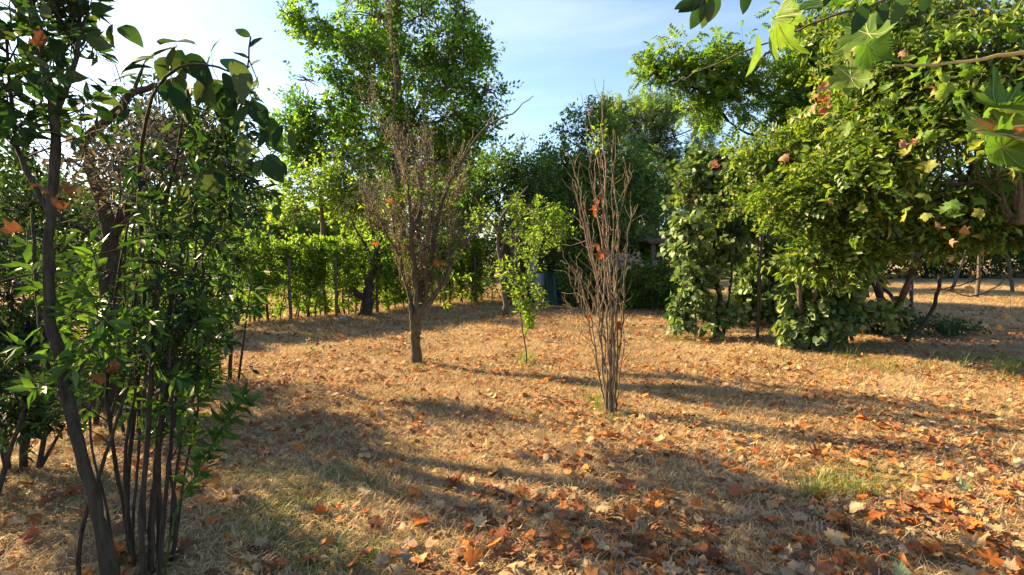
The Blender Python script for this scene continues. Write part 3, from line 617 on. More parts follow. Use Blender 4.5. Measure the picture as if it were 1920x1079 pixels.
# ------------------------------------------------------------------ centre half dead shrub
def shoots(b, ori, dirs, L_, n_, r0=.006, tw=2, spread=.25):
    for _ in range(n_):
        p_ = ori+rng.normal(size=3)*.02; d_ = nrm(dirs+rng.normal(size=3)*spread); e_ = p_+d_*L_*rng.uniform(.5, 1.2); q = path(p_, e_, 6, .03); b.tube(q, r0, .002, 4, .15)
        for _ in range(tw):
            k = rng.integers(1, 5); b.tube(path(q[k], q[k]+nrm(d_+rng.normal(size=3)*.6)*L_*.25, 3, .05), r0*.5, .0015, 3)
b0 = ground(782, 686); D7 = b0[1]
cs = empty('dead_shrub', b0, 'half dead tall shrub on a single mossy trunk with grey lichened twigs', 'shrub')
b = MB(); b.tube(smooth_path([b0-np.array([0, 0, .1])]+pix([(779, 655), (779, 625), (781, 600), (785, 575)], D7), 5, .006), [.085]+[.07]*19+[.075], None, 10, .05) if False else b.tube(smooth_path([b0-np.array([0, 0, .1])]+pix([(779, 655), (779, 625), (781, 600), (785, 575)], D7), 5, .006), [.125, .11, .09, .08, .075]+[.068]*15+[.064], None, 10, .07)
b.tube(smooth_path([b0+np.array([.03, .03, -.1])]+pix([(776, 650), (774, 620), (771, 590), (768, 570)], D7-.02), 4, .005), .045, .028, 8, .08)
b.build('trunk', M['barkm'], cs, smooth=True)
limbs = [([(785, 580), (776, 520), (772, 450), (768, 380), (755, 300), (735, 250)], .045, .012), ([(785, 580), (790, 500), (784, 420), (792, 330), (800, 270), (788, 180)], .042, .008), ([(787, 585), (805, 530), (812, 460), (825, 390), (850, 330), (900, 250), (960, 210), (1000, 180)], .04, .004),
         ([(788, 590), (812, 560), (838, 520), (862, 470), (900, 430), (925, 395)], .042, .01), ([(778, 590), (762, 540), (748, 480), (738, 420), (725, 370)], .035, .008), ([(782, 600), (800, 550), (796, 480), (812, 400), (815, 330)], .03, .006),
         ([(735, 250), (742, 150), (733, 60), (728, -10)], .012, .004), ([(768, 380), (750, 300), (705, 230), (665, 160)], .015, .004), ([(735, 250), (700, 190), (655, 140)], .01, .003), ([(772, 450), (790, 360), (772, 280), (760, 190)], .014, .004),
         ([(838, 520), (850, 460), (845, 400), (870, 350)], .018, .005), ([(748, 480), (725, 440), (700, 420), (690, 380)], .015, .004)]
tips = []
for j, (pl, r0, r1) in enumerate(limbs):
    dj = D7+(-.25, .2, .1, -.1, .25, -.2)[j % 6]; q = [at(*p_, D7+(dj-D7)*min(1, k/3)) for k, p_ in enumerate(pl)]; q = smooth_path(q, 4, .008); b = MB(); b.tube(q, r0, r1, 7, .1); b.build('branch', M['bark'] if j % 2 else M['barkm'], cs, smooth=True); tips.append(q)
AP = np.concatenate([t for t in tips])
# fine grey twigs
fb = MB(); TA = []
sel = AP[(AP[:, 2] > .9)]
for _ in range(650):
    p_ = sel[rng.integers(len(sel))]; ppx, ppy, _d = proj(p_); ppy = float(ppy[0])
    if ppy < 260 and rng.uniform() < .8: continue
    if abs(p_[0]-b0[0]) > .65 and rng.uniform() < .75: continue
    out = nrm(np.array([p_[0]-b0[0], p_[1]-b0[1], 0.001])*.15+rand_unit(1)[0]*.35+np.array([0, 0, 1.0])); L_ = rng.uniform(.2, .65)*(1 if ppy > 300 else .5)
    q = path(p_, p_+out*L_, 5, .05); fb.tube(q, .006, .002, 3, .2); TA.append(q)
fb.build('twigs', M['twig'], cs, stuff=True)
Q = np.concatenate(TA); idx = rng.integers(0, len(Q), 9500); fb = MB(); PP = Q[idx]+rng.normal(size=(9500, 3))*.028; fb.leaves(T_far(.32, .12, .1), PP, rand_unit(9500), rand_unit(9500), rng.uniform(.015, .045, 9500)); fb.build('lichen_tufts', M['deadtuft'], cs, stuff=True)
gl = Q[(Q[:, 2] < 2.6)]; gi = gl[rng.integers(0, len(gl), 80)]; fb = MB(); fb.leaves(LAN, *spray(gi, gi+rand_unit(80)*.15, 8, .07)); 
gi = tips[3][rng.integers(3, 14, 26)]+rng.normal(size=(26, 3))*.12; fb.leaves(LAN, *spray(gi, gi+rand_unit(26)*.18, 9, .075))
fb.build('foliage', M['yel'], cs, stuff=True)
P = np.array(pix([(738, 380), (757, 470), (765, 455), (822, 497), (710, 455), (800, 400)], D7-.2)); used = singles(cs, [T_maple(0.27, .08, 8)], P, rand_unit(len(P)), rand_unit(len(P)), np.full(len(P), .11), M['rust'], 9, 3)
# ------------------------------------------------------------------ little green sapling
b0 = ground(988, 686); D7 = b0[1]
sp_st = [([(988, 688), (985, 650), (978, 610), (975, 570), (985, 530), (998, 490), (1003, 440)], .012, .004), ([(976, 590), (962, 560), (952, 530), (940, 500)], .008, .003), ([(977, 575), (968, 520), (965, 470), (970, 420), (968, 380)], .008, .003),
         ([(985, 560), (1000, 510), (995, 450), (1010, 400)], .008, .003), ([(983, 640), (992, 600), (990, 570)], .006, .003), ([(990, 580), (1010, 565), (1005, 545)], .005, .002)]
sp = empty('green_sapling', b0, 'small bright yellow green sapling with thin forked stems and a ring of grass', 'sapling'); TA = []; TBn = []
for j, (pl, r0, r1) in enumerate(sp_st):
    q = smooth_path([at(px, py, D7+(.12 if j % 2 else -.1)*min(1, k/3)) for k, (px, py) in enumerate(pl)], 4, .004); b = MB(); b.tube(q, r0, r1, 6, .08); b.build('stem', M['bark'], sp, smooth=True)
    for k in range(2 if j else 10, len(q)):
        for _ in range(2 if j != 4 else 5):
            d_ = nrm(rand_unit(1)[0]*.7+np.array([0, 0, .45])); L_ = rng.uniform(.06, .26) if j != 4 else .06
            TA.append(q[k]); TBn.append(q[k]+d_*L_)
TA = np.array(TA); TBn = np.array(TBn); fb = MB(); fb.leaves(LAN, *spray(TA, TBn, 9, .075, spread=.8, droop=0)); fb.build('foliage', M['yel'], sp, stuff=True)
tb = MB()
for a_, c_ in zip(TA, TBn): tb.tube(np.array([a_, c_]), .003, .0015, 3)
tb.build('twigs', M['bark'], sp, stuff=True)
# ------------------------------------------------------------------ bare sapling right
b0 = ground(1143, 776); D5 = b0[1]
rs = empty('bare_sapling', b0, 'tall bare sapling of many thin upright pale stems with a few caught orange leaves', 'sapling')
stemsR = [[(1143, 778), (1150, 700), (1148, 600), (1135, 500), (1120, 400), (1105, 320), (1098, 230)], [(1140, 778), (1137, 700), (1130, 600), (1115, 500), (1098, 420), (1085, 350), (1075, 300)], [(1146, 776), (1143, 680), (1143, 560), (1140, 450), (1125, 340), (1112, 240), (1095, 200)],
          [(1142, 778), (1155, 660), (1152, 540), (1150, 430), (1148, 330), (1162, 280)], [(1148, 776), (1150, 650), (1142, 520), (1132, 430), (1135, 320), (1128, 220), (1132, 150)], [(1138, 778), (1128, 660), (1128, 560), (1108, 480), (1090, 400), (1080, 345)],
          [(1153, 776), (1158, 690), (1168, 600), (1172, 500), (1178, 440), (1190, 390)], [(1145, 776), (1140, 640), (1135, 540), (1128, 450), (1116, 370), (1117, 300)], [(1140, 776), (1148, 630), (1155, 520), (1160, 420), (1150, 340), (1148, 290), (1150, 240)],
          [(1150, 776), (1157, 680), (1156, 560), (1150, 470), (1165, 390), (1180, 330)], [(1137, 778), (1133, 690), (1122, 600), (1120, 530), (1105, 440), (1095, 380)], [(1144, 776), (1146, 600), (1143, 480), (1138, 390), (1130, 300)],
          [(1136, 770), (1122, 700), (1112, 640), (1095, 585), (1080, 560), (1072, 530)], [(1122, 700), (1108, 600), (1095, 560), (1086, 510)], [(1153, 776), (1157, 740), (1170, 640), (1162, 560), (1168, 470)], [(1110, 590), (1118, 540), (1125, 500)], [(1095, 585), (1075, 580), (1064, 592)],
          [(1135, 640), (1112, 560), (1085, 520), (1062, 490)]]
tw = MB()
for j, pl in enumerate(stemsR):
    dz = rng.uniform(-.09, .09); q = smooth_path([at(px, py, D5+dz*min(1, .3+k/3)*1.6) for k, (px, py) in enumerate(pl)], 5, .007)
    if j < 12 or j == 14: q[0][2] = -.05
    b = MB(); b.tube(q, (.0115 if j < 12 else .007)*rng.uniform(.6, 1.45), .0035, 6, .2); b.build('stem', M['twig'] if j % 3 else M['barkm'], rs, smooth=True)
    for _ in range(17):
        k = rng.integers(4, len(q)-1); d_ = nrm(q[k]-q[k-1]+rng.normal(size=3)*.018); L_ = rng.uniform(.05, .32); tw.tube(path(q[k], q[k]+nrm(d_*1.0+rng.normal(size=3)*.35)*L_, 4, .06), .0035, .0015, 4, .2)
tw.build('twigs', M['twig'], rs, stuff=True)
P = np.array(pix([(1117, 372), (1124, 392), (1120, 400), (1117, 385), (1132, 402), (1122, 457), (1135, 466), (1104, 592), (1155, 605), (1128, 475)], D5-.05)); singles(rs, [T_maple(0.54, .08, 8)], P, nrm(rand_unit(len(P))*.6+np.array([0, 0, -1])), rand_unit(len(P)), rng.uniform(.05, .09, len(P)), M['rust'], 10, 3)
fb = MB(); Pq = np.array(pix([(1128, 235), (1118, 265), (1132, 240), (1122, 262)], D5)); Pq = np.repeat(Pq, 8, 0)+rng.normal(size=(32, 3))*.04; fb.leaves(OV, Pq, rand_unit(32), rand_unit(32), .06); fb.build('lichen_tufts', M['yel'], rs, stuff=True)
# small dead seedlings
for (px, py, ty, lab) in [(918, 598, 545, 'thin dead seedling stalk beside the slim tree trunk'), (1000, 620, 560, 'thin dead stalk right of the little green sapling'), (1085, 640, 560, 'thin bent dead stalk left of the bare sapling')]:
    g_ = ground(px, py); b = MB(); q = path(g_, at(px+rng.uniform(-6, 12), ty, g_[1]), 6, .04); b.tube(q, .007, .003, 5, .1); b.tube(path(q[3], q[3]+np.array([.12, 0, .15]), 3), .004, .002, 4)
    tag(b.build('dead_stalk', M['twig']), label=lab, cat='twig')
#==RIGHT==
# ------------------------------------------------------------------ vine arbour
ar = empty('vine_arbour', ground(1305, 628), 'garden arbour of thin dark posts smothered in heart-leaved climbing vine', 'arbour')
pa = ground(1303, 630); pb = ground(1455, 604); pc = ground(1345, 606); pd = ground(1420, 640)
H = 2.7
for p in (pa, pb, pc+np.array([0, .8, 0]), pd): b = MB(); b.tube(np.array([p-np.array([0, 0, .1]), p+np.array([0, 0, H*.6]), p+np.array([.02, 0, H])]), .028, .028, 8); b.build('post', M['metal'], ar, smooth=True)
for a_, c_ in ((pa, pb), (pa, pc+np.array([0, .8, 0])), (pb, pd), (pa, pd)):
    b = MB(); b.tube(np.array([a_+np.array([0, 0, H]), c_+np.array([0, 0, H])]), .022, .022, 6); b.build('rail', M['metal'], ar)
vt = ground(1345, 632)
plant_args = dict(T=HEART, Tn=[HEART, T_heart()])
vine = plant('climbing_vine', 'grey green heart-leaved climbing vine hanging over the arbour posts', 'vine', vt,
      [([vt-np.array([0, 0, .05])]+pix([(1342, 600), (1350, 560), (1335, 500), (1345, 430), (1330, 380)], vt[1]), .06, .03), ([vt+np.array([.1, 0, 0])]+pix([(1362, 590), (1370, 520), (1375, 450)], vt[1]+.1), .035, .02)],
      [lobe(1310, 360, 9.4, 52, 52, 100), lobe(1288, 440, 9.3, 30, 55, 60), lobe(1302, 530, 9.3, 34, 38, 50), lobe(1365, 335, 9.5, 60, 26, 80), lobe(1440, 345, 9.6, 55, 30, 60), lobe(1330, 300, 9.4, 40, 20, 30), lobe(1380, 430, 9.9, 30, 30, 30), lobe(1275, 345, 9.3, 18, 30, 18), lobe(1345, 580, 9.4, 28, 35, 35), lobe(1355, 450, 9.6, 30, 60, 50), lobe(1275, 590, 9.2, 18, 20, 16), lobe(1400, 400, 9.9, 50, 40, 70)],
      HEART, M['vine'], .11, K=12, twig=.5, bark='barkd', gap=-.3, nf=2.4, up=.1, droop=.7, spread=.7, single=300, single_mat=M['vines'], minpx=9)
c0 = ground(1430, 598)
plant('climbing_vine', 'shaded curtain of vine leaves hanging between the arbour and the bright bush', 'vine', c0, [([c0]+pix([(1432, 540), (1425, 470), (1440, 420)], c0[1]), .04, .015)],
      [lobe(1420, 500, 10.8, 50, 75, 140), lobe(1460, 470, 10.8, 40, 60, 90), lobe(1400, 570, 10.8, 45, 28, 50), lobe(1470, 560, 10.8, 40, 35, 50)],
      HEART, M['vine'], .11, K=11, twig=.4, bark='barkd', gap=-.55, up=.1, droop=.7, spread=.7, group=None)
# low vine mound at foot of bright bush
c0 = ground(1540, 645)
plant('climbing_vine', 'vine trailing down to the ground at the foot of the bright bush', 'vine', c0, [([c0-np.array([0, 0, .05])]+pix([(1538, 600), (1545, 540), (1530, 480)], c0[1]), .05, .02), ([c0+np.array([.55, 0, -.05])]+pix([(1590, 600), (1592, 540), (1580, 470)], c0[1]), .03, .015)],
      [lobe(1505, 560, 8.2, 32, 55, 60), lobe(1535, 610, 8.2, 55, 38, 85), lobe(1580, 560, 8.3, 28, 65, 60), lobe(1480, 630, 8.2, 20, 14, 12), lobe(1560, 500, 8.2, 45, 50, 60), lobe(1650, 580, 8.3, 45, 12, 22)],
      HEART, M['vine'], .11, K=11, twig=.32, bark='barkd', gap=-.5, nf=2.2, up=.1, droop=.7, spread=.7, single=260, single_mat=M['vines'], minpx=10)
# ------------------------------------------------------------------ bright bush / tree on the right
c0 = ground(1620, 622)
plant('spreading_tree', 'broad sunlit yellow green tree leaning over the right side of the clearing', 'tree', c0,
      [([c0-np.array([0, 0, .1])]+pix([(1605, 560), (1585, 480), (1560, 400), (1530, 330)], 8.3), .085, .03), ([c0+np.array([.25, 0, -.1])]+pix([(1650, 550), (1600, 450), (1570, 410)], 8.5), .05, .02), ([c0+np.array([.3, .1, -.1])]+pix([(1690, 560), (1720, 480), (1770, 400), (1820, 330)], 8.2), .06, .025),
       (pix([(1800, 380, 7.2), (1860, 410, 6.6), (1915, 415, 6)]), .06, .05), (pix([(1480, 395, 7.6), (1500, 440, 7.7), (1530, 500, 7.9)]), .035, .02)],
      [lobe(1540, 420, 7.3, 60, 40, 60), lobe(1560, 490, 7.6, 60, 40, 60), lobe(1600, 330, 7, 90, 60, 90), lobe(1660, 230, 7, 100, 60, 120), lobe(1640, 470, 7.2, 25, 30, 16), lobe(1740, 440, 6.9, 30, 25, 20), lobe(1840, 430, 6.6, 45, 30, 34), lobe(1770, 455, 7, 25, 22, 14), lobe(1910, 440, 6.4, 30, 30, 24), lobe(1500, 480, 7.5, 30, 45, 26), lobe(1780, 250, 6.3, 100, 60, 150),
       lobe(1700, 130, 6.6, 110, 65, 170), lobe(1850, 120, 6, 110, 80, 170), lobe(1650, 40, 7, 90, 50, 110), lobe(1800, 20, 6.3, 110, 60, 130), lobe(1700, 370, 6.8, 90, 45, 120), lobe(1830, 340, 6.2, 90, 45, 110), lobe(1660, 440, 7.2, 60, 30, 50), lobe(1900, 230, 5.7, 60, 60, 60), lobe(1800, 400, 6.8, 90, 35, 80), lobe(1900, 400, 6.6, 60, 25, 40), lobe(1720, 300, 6.6, 80, 60, 100), lobe(1900, 20, 6.2, 80, 60, 90), lobe(1740, 60, 7.5, 90, 60, 90), lobe(1420, 310, 7.8, 40, 22, 30), lobe(1900, 330, 7, 70, 60, 70), lobe(1850, 220, 7.5, 90, 70, 90)],
      T_far(.2,.05,.1), M['bush'], .125, K=14, twig=.55, bark='bark', gap=-.38, nf=1.3, single=300, single_mat=M['bushs'], Tn=[LANN, T_near(.2)], minpx=10, twr=.004, group=None)
c0 = ground(1505, 640)
plant('arching_shrub', 'bright arching shrub with rows of small leaflets beside the vine arbour', 'shrub', c0,
      [([c0-np.array([0, 0, .1])]+pix([(1500, 560), (1490, 480), (1470, 380), (1440, 310)], 7.9), .04, .012), ([c0+np.array([.08, 0, -.1])]+pix([(1530, 540), (1560, 440), (1590, 330), (1610, 240)], 7.8), .04, .012), (pix([(1485, 400), (1500, 440), (1530, 500)], 7.3), .03, .014)],
      [lobe(1480, 300, 7.6, 90, 45, 60), lobe(1420, 330, 7.7, 45, 26, 22), lobe(1470, 370, 7.4, 70, 45, 52), lobe(1540, 400, 7.2, 80, 50, 52), lobe(1600, 330, 6.9, 100, 50, 55), lobe(1560, 250, 7.6, 90, 40, 48), lobe(1520, 470, 7.4, 50, 40, 30), lobe(1600, 460, 7.2, 60, 30, 24), lobe(1660, 150, 7, 90, 50, 40), lobe(1620, 210, 7.2, 70, 40, 34)],
      PIN2, M['bush'], .24, K=6, twig=.6, bark='bark', gap=-.22, nf=1.9, up=.8, droop=.45, twr=.0035, outw=.8)
# broad plane leaves mixed into the right tree
P_ = np.stack([at(*a_) for a_ in zip(rng.uniform(1560, 1920, 130), rng.uniform(0, 400, 130), rng.uniform(5.0, 6.6, 130))]); P_ = P_[[bool(proj(q)[0][0] > 1480+.25*proj(q)[1][0]) for q in P_]]
pbr = bpy.data.objects['spreading_tree']; P_o = singles(pbr, [T_maple(.3, .06, 61, True), T_maple(-.3, .08, 62, True), T_maple(.6, .1, 63, True)], P_, nrm(rand_unit(len(P_))+np.array([-.2, 0, -.5])), nrm(rand_unit(len(P_))*.6+np.array([-.3, -.5, .6])), rng.uniform(.10, .17, len(P_)), leaf_mat('broad_leaf_green', [(.08, .15, .03), (.13, .22, .035), (.20, .27, .05), (.30, .27, .06)], .5, .6, 'object'), 260, 5, 'broad_leaf')
c0 = ground(1680, 612)
plant('low_bramble', 'dark low tangle of bramble on the shaded ground under the right canopy', 'bramble', c0, [([c0-np.array([0, 0, .05]), c0+np.array([.2, 0, .4])], .02, .01)],
      [lobe(1650, 600, 9.6, 50, 24, 60), lobe(1730, 612, 9.6, 60, 14, 50), lobe(1800, 615, 9.8, 50, 10, 40)], OV, M['dark'], .07, K=12, twig=.35, bark='barkd', gap=-.4, twr=.004)
for (pl, r_, lab) in [([(1560, 640, 8.4), (1600, 560, 8.6), (1640, 500, 8.8), (1700, 455, 9), (1760, 440, 9)], .03, 'long dark stem arching right from the trailing vine'), ([(1720, 650, 8.8), (1690, 590, 8.8), (1640, 540, 8.6), (1600, 470, 8.4)], .022, 'dark stem crossing behind the metal post'),
        ([(1880, 470, 7), (1860, 510, 7), (1800, 535, 7.2), (1745, 545, 7.4)], .012, 'thin drooping branch low over the far field'), ([(1700, 640, 9), (1660, 600, 9), (1640, 530, 9), (1650, 450, 8.8)], .018, 'slender upright stem in the hollow under the bright tree')]:
    b = MB(); q = smooth_path(pix(pl), 5, .012); b.tube(q, r_, r_*.45, 6, .1)
    for _ in range(6): k = rng.integers(2, len(q)-1); b.tube(path(q[k], q[k]+rand_unit(1)[0]*.35, 4, .08), r_*.35, .002, 4)
    tag(b.build('leaning_branch', M['barkd'], smooth=True), label=lab, cat='branch')
# locust
c0 = ground(1520, 560)
plant('locust_tree', 'feathery locust tree whose arching sprays reach left across the blue sky', 'tree', c0,
      [([c0]+pix([(1510, 400), (1490, 280), (1450, 200), (1400, 150)], 10), .1, .03), (pix([(1470, 260), (1400, 250), (1330, 200)], 10), .03, .01)],
      [lobe(1300, 165, 9.5, 50, 35, 30), lobe(1260, 120, 9.4, 42, 26, 20), lobe(1350, 190, 9.6, 62, 45, 52), lobe(1400, 130, 9.6, 65, 42, 55), lobe(1440, 225, 9.8, 55, 36, 40), lobe(1480, 150, 9.8, 70, 60, 70), lobe(1530, 60, 9.8, 80, 50, 65), lobe(1450, 275, 10, 26, 20, 12), lobe(1232, 128, 9.3, 14, 10, 4), lobe(1340, 120, 9.5, 40, 20, 20), lobe(1540, 150, 9.6, 80, 60, 80), lobe(1500, 230, 9.7, 70, 45, 60), lobe(1450, 90, 9.7, 50, 35, 35), lobe(1600, 60, 9.5, 70, 50, 50), lobe(1230, 140, 9.3, 24, 10, 7), lobe(1290, 205, 9.5, 26, 14, 9), lobe(1500, 50, 9.6, 50, 40, 26), lobe(1570, 200, 9.2, 60, 40, 36), lobe(1500, 285, 9, 50, 26, 22), lobe(1560, 100, 9.4, 60, 40, 34), lobe(1640, 120, 9, 60, 50, 30)],
      T_pinnate(6, 1.35, 1.15), M['locust'], .25, K=5, twig=.7, bark='barkd', gap=.0, nf=2.3, up=.9, droop=.35, twr=.005, outw=1.0)
# low roots, leaning dark poles under the canopy
for (pl, r_, nm, lab, cat, mt) in [([(1708, 618, 10.2), (1710, 450, 10.2)], .035, 'metal_post', 'straight dark metal post standing under the right canopy', 'post', 'metal'),
        ([(1700, 605, 9.3), (1660, 540, 9.3), (1620, 490, 9.3), (1590, 480, 9)], .04, 'leaning_branch', 'dark bent branch arching down to the ground left of the metal post', 'branch', 'barkd'),
        ([(1665, 600, 9), (1640, 540, 9), (1610, 500, 9)], .03, 'leaning_branch', 'second shorter dark branch leaning under the bright tree', 'branch', 'barkd'),
        ([(1700, 640, 8.3), (1745, 590, 8.5), (1770, 500, 8.5), (1800, 440, 8.3), (1840, 380, 8)], .035, 'leaning_branch', 'dark stem rising to the right from behind the soil heap', 'branch', 'barkd'),
        ([(1600, 525, 8), (1680, 515, 7.8), (1745, 475, 7.6), (1790, 430, 7.4)], .012, 'bare_twig', 'pale crooked twig hanging under the right canopy', 'twig', 'twig'),
        ([(1760, 540, 7), (1830, 555, 6.8), (1890, 520, 6.6), (1905, 490, 6.5)], .009, 'bare_twig', 'thin dark curved twig hanging low at the right edge', 'twig', 'bark'),
        ([(1845, 480, 6.6), (1850, 430, 6.6), (1830, 370, 6.6)], .012, 'bare_twig', 'drooping dead twig with curled leaves at the right', 'twig', 'twig')]:
    b = MB(); q = smooth_path(pix(pl), 5, 0 if nm == 'metal_post' else .01); b.tube(q, r_, r_ if nm == 'metal_post' else r_*.5, 7, 0 if nm == 'metal_post' else .1)
    if nm == 'bare_twig':
        for _ in range(5): k = rng.integers(2, len(q)-2); b.tube(path(q[k], q[k]+rand_unit(1)[0]*.25, 4, .08), r_*.5, .002, 4)
    tag(b.build(nm, M[mt], smooth=True), label=lab, cat=cat)
dl = empty('dry_leaf_cluster', at(1850, 600, 6.6), 'few curled dry leaves dangling near the right edge over the far field', 'leaf')
P = np.array(pix([(1842, 605), (1872, 608), (1895, 590), (1815, 535), (1840, 470), (1790, 480)], 6.6)); singles(dl, [T_maple(0.63, .08, 9)], P, nrm(rand_unit(6)+np.array([0, 0, -1])), rand_unit(6), np.full(6, .1), cm['tan'], 6, 2)
for p_ in P: b = MB(); b.tube(path(p_, p_+np.array([.02, 0, .35]), 4, .05), .0025, .0015, 3); b.build('stalk', M['twig'], dl)
# ------------------------------------------------------------------ back corner: shelter, tarpaulin, boards, debris
sh = empty('garden_shelter', np.array([at(1240, 448, 13.4)[0], 13.4, 0]), 'low dark flat roofed shelter half hidden behind the arbour', 'shed')
sc_ = at(1248, 450, 13.4)
b = MB(); b.box((sc_[0]+.35, 14.5, sc_[2]), (.78, 1.1, .05)); b.build('roof', plain_mat('roof_felt', (.045, .045, .05), .6), sh)
b = MB(); b.box((sc_[0]+.35, 13.36, sc_[2]-.03), (.8, .025, .07)); b.build('fascia', M['wood'], sh)
for dx in (-.3, .4, 1.05):
    for yy in (13.45, 15.4): b = MB(); b.box((sc_[0]+dx, yy, (sc_[2]-.05)/2), (.045, .045, (sc_[2]-.05)/2)); b.build('post', M['wood'], sh)
hut = empty('garden_hut', np.array([at(1030, 500, 16)[0], 16, 0]), 'dim timber hut wall behind the teal tarpaulin', 'hut')
hx = at(1030, 500, 16)[0]
for i in range(14): b = MB(); b.box((hx-1.3+i*.36, 16.2+.01*(i % 2), .95), (.172, .02, .95)); b.build('plank', M['wood'], hut)
b = MB(); b.box((hx+1.0, 17.2, 1.97), (2.7, 1.25, .05)); b.build('roof', M['metal'], hut)
# tarp: draped folds
b = MB(); nu, nv = 26, 16; tx0, tx1 = at(1005, 500, 14.9)[0], at(1052, 500, 14.9)[0]
U, V_ = np.meshgrid(np.linspace(0, 1, nu), np.linspace(0, 1, nv)); zz = 1.35*V_-.0; spread_ = 1.25-.35*V_
vv = np.stack([(tx0+tx1)/2+(U-.5)*(tx1-tx0)*spread_, 14.9+.07*np.sin(U*22+V_*2)+.04*np.sin(U*9-V_*5)+.12*V_, zz+.04*np.sin(U*7)], -1).reshape(-1, 3); i_ = np.arange(nv-1)[:, None]*nu+np.arange(nu-1)[None]
b.add(vv, None, np.stack([i_, i_+1, i_+nu+1, i_+nu], -1).reshape(-1, 4)); tarp = b.build('tarpaulin', plain_mat('teal_tarp', (.06, .14, .13), .6, (.04, .10, .10), 6), smooth=True); md = tarp.modifiers.new('thickness', 'SOLIDIFY'); md.thickness = .008
tag(tarp, 'teal tarpaulin hanging in folds beneath the trees in the back corner', 'tarpaulin')
for (px, w_, z0, z1, lab) in [(1013, .12, 0, .95, 'pale blue white board leaning in front of the teal tarpaulin'), (1000, .12, .35, 1.5, 'narrow pale board left of the teal tarpaulin')]:
    p = at(px, 500, 14.6); b = MB(); b.box((p[0], 14.6, (z0+z1)/2), (w_, .015, (z1-z0)/2), .15)
    br = b.build('board', plain_mat('pale_board', (.22, .25, .30), .7, (.15, .17, .20), 9)); 
    b2 = MB(); b2.box((p[0], 14.575, z0+(z1-z0)*.6), (w_*.98, .012, .012), .15); b2.build('batten', M['wood'], br); tag(br, lab, 'board')
p = at(1015, 489, 14.8); b = MB(); b.box((p[0]+.15, 15.15, 1.42), (.5, .05, .1)); tag(b.build('board', plain_mat('faded_board', (.28, .22, .20), .7, (.2, .23, .28), 5)), 'faded pink and white board lying across the top of the tarpaulin', 'board')
# white debris sheet (crumpled)
dbs = MB()
for k in range(60):
    p = at(1165+rng.normal()*22, 490+rng.normal()*9, 12.9); t_ = T_maple_lo(.6, .35, 40+k); dbs.leaves(t_, np.array([p]), rand_unit(1), rand_unit(1), .11)
for k in range(20): p = at(1168+rng.normal()*22, 487+rng.normal()*7, 12.9); dbs.tube(path(p, p+rand_unit(1)[0]*.3, 3, .05), .008, .004, 4)
tag(dbs.build('brush_pile', plain_mat('bleached_brush', (.45, .40, .34), .9, (.3, .25, .2), 10)), 'pile of bleached dry brush and pale scraps behind the bare sapling', 'debris')
# ------------------------------------------------------------------ right field: young trees with bent trunks and bits
for i, (px, py, d, lean, lab) in enumerate([(1780, 510, 20, 40, 'young tree with leaning dark trunk in the far right field'), (1830, 500, 17, -12, 'young yellowish tree standing in the far right field'), (1900, 505, 19, -45, 'young tree with bent pale trunk at the right end of the field'), (1640, 505, 26, 0, 'small tree at the back of the right field behind the metal post')]):
    g_ = ground(px, 470+1536/d); tp = at(px+lean, 420, d)
    plant('orchard_tree', lab, 'tree', g_, [([g_-np.array([0, 0, .1]), (g_+tp)/2+np.array([.2, 0, .1]), tp], .065, .025)], [lobe(px+lean, 395, d, 45, 40, 90), lobe(px+lean+30, 425, d, 30, 28, 40), lobe(px+lean-35, 425, d, 30, 28, 40)], OV, M['yel' if i == 1 else 'mid'], .14, K=14, twig=.5, gap=-.4, group='young trees in the right field')
fh = empty('far_hedge', (26, 30, 0), 'long dark hedge closing off the fields beyond the clearing', 'hedge')
P = np.stack([rng.uniform(-34, 44, 12000), 30+rng.normal(size=12000)*.6, rng.uniform(0, 2.3, 12000)], -1); A_ = P; B_ = P+nrm(rand_unit(12000)+np.array([0, 0, .3]))*.4
fb = MB(); fb.leaves(OV, *spray(A_, B_, 6, .2)); fb.build('foliage', M['dark'], fh, stuff=True)
for i in range(24): b = MB(); p = np.array([-20+i*2.6, 30, 0]); b.tube(path(p, p+np.array([.1, 0, 1.6]), 5, .03), .05, .02, 5); b.build('stem', M['barkd'], fh)
wl = MB(); wl.box((17.2, 28, .35), (.9, .1, .25)); tag(wl.build('low_wall', plain_mat('pale_concrete', (.42, .42, .40), .8)), 'low pale wall far beyond the metal post in the right field', 'wall')
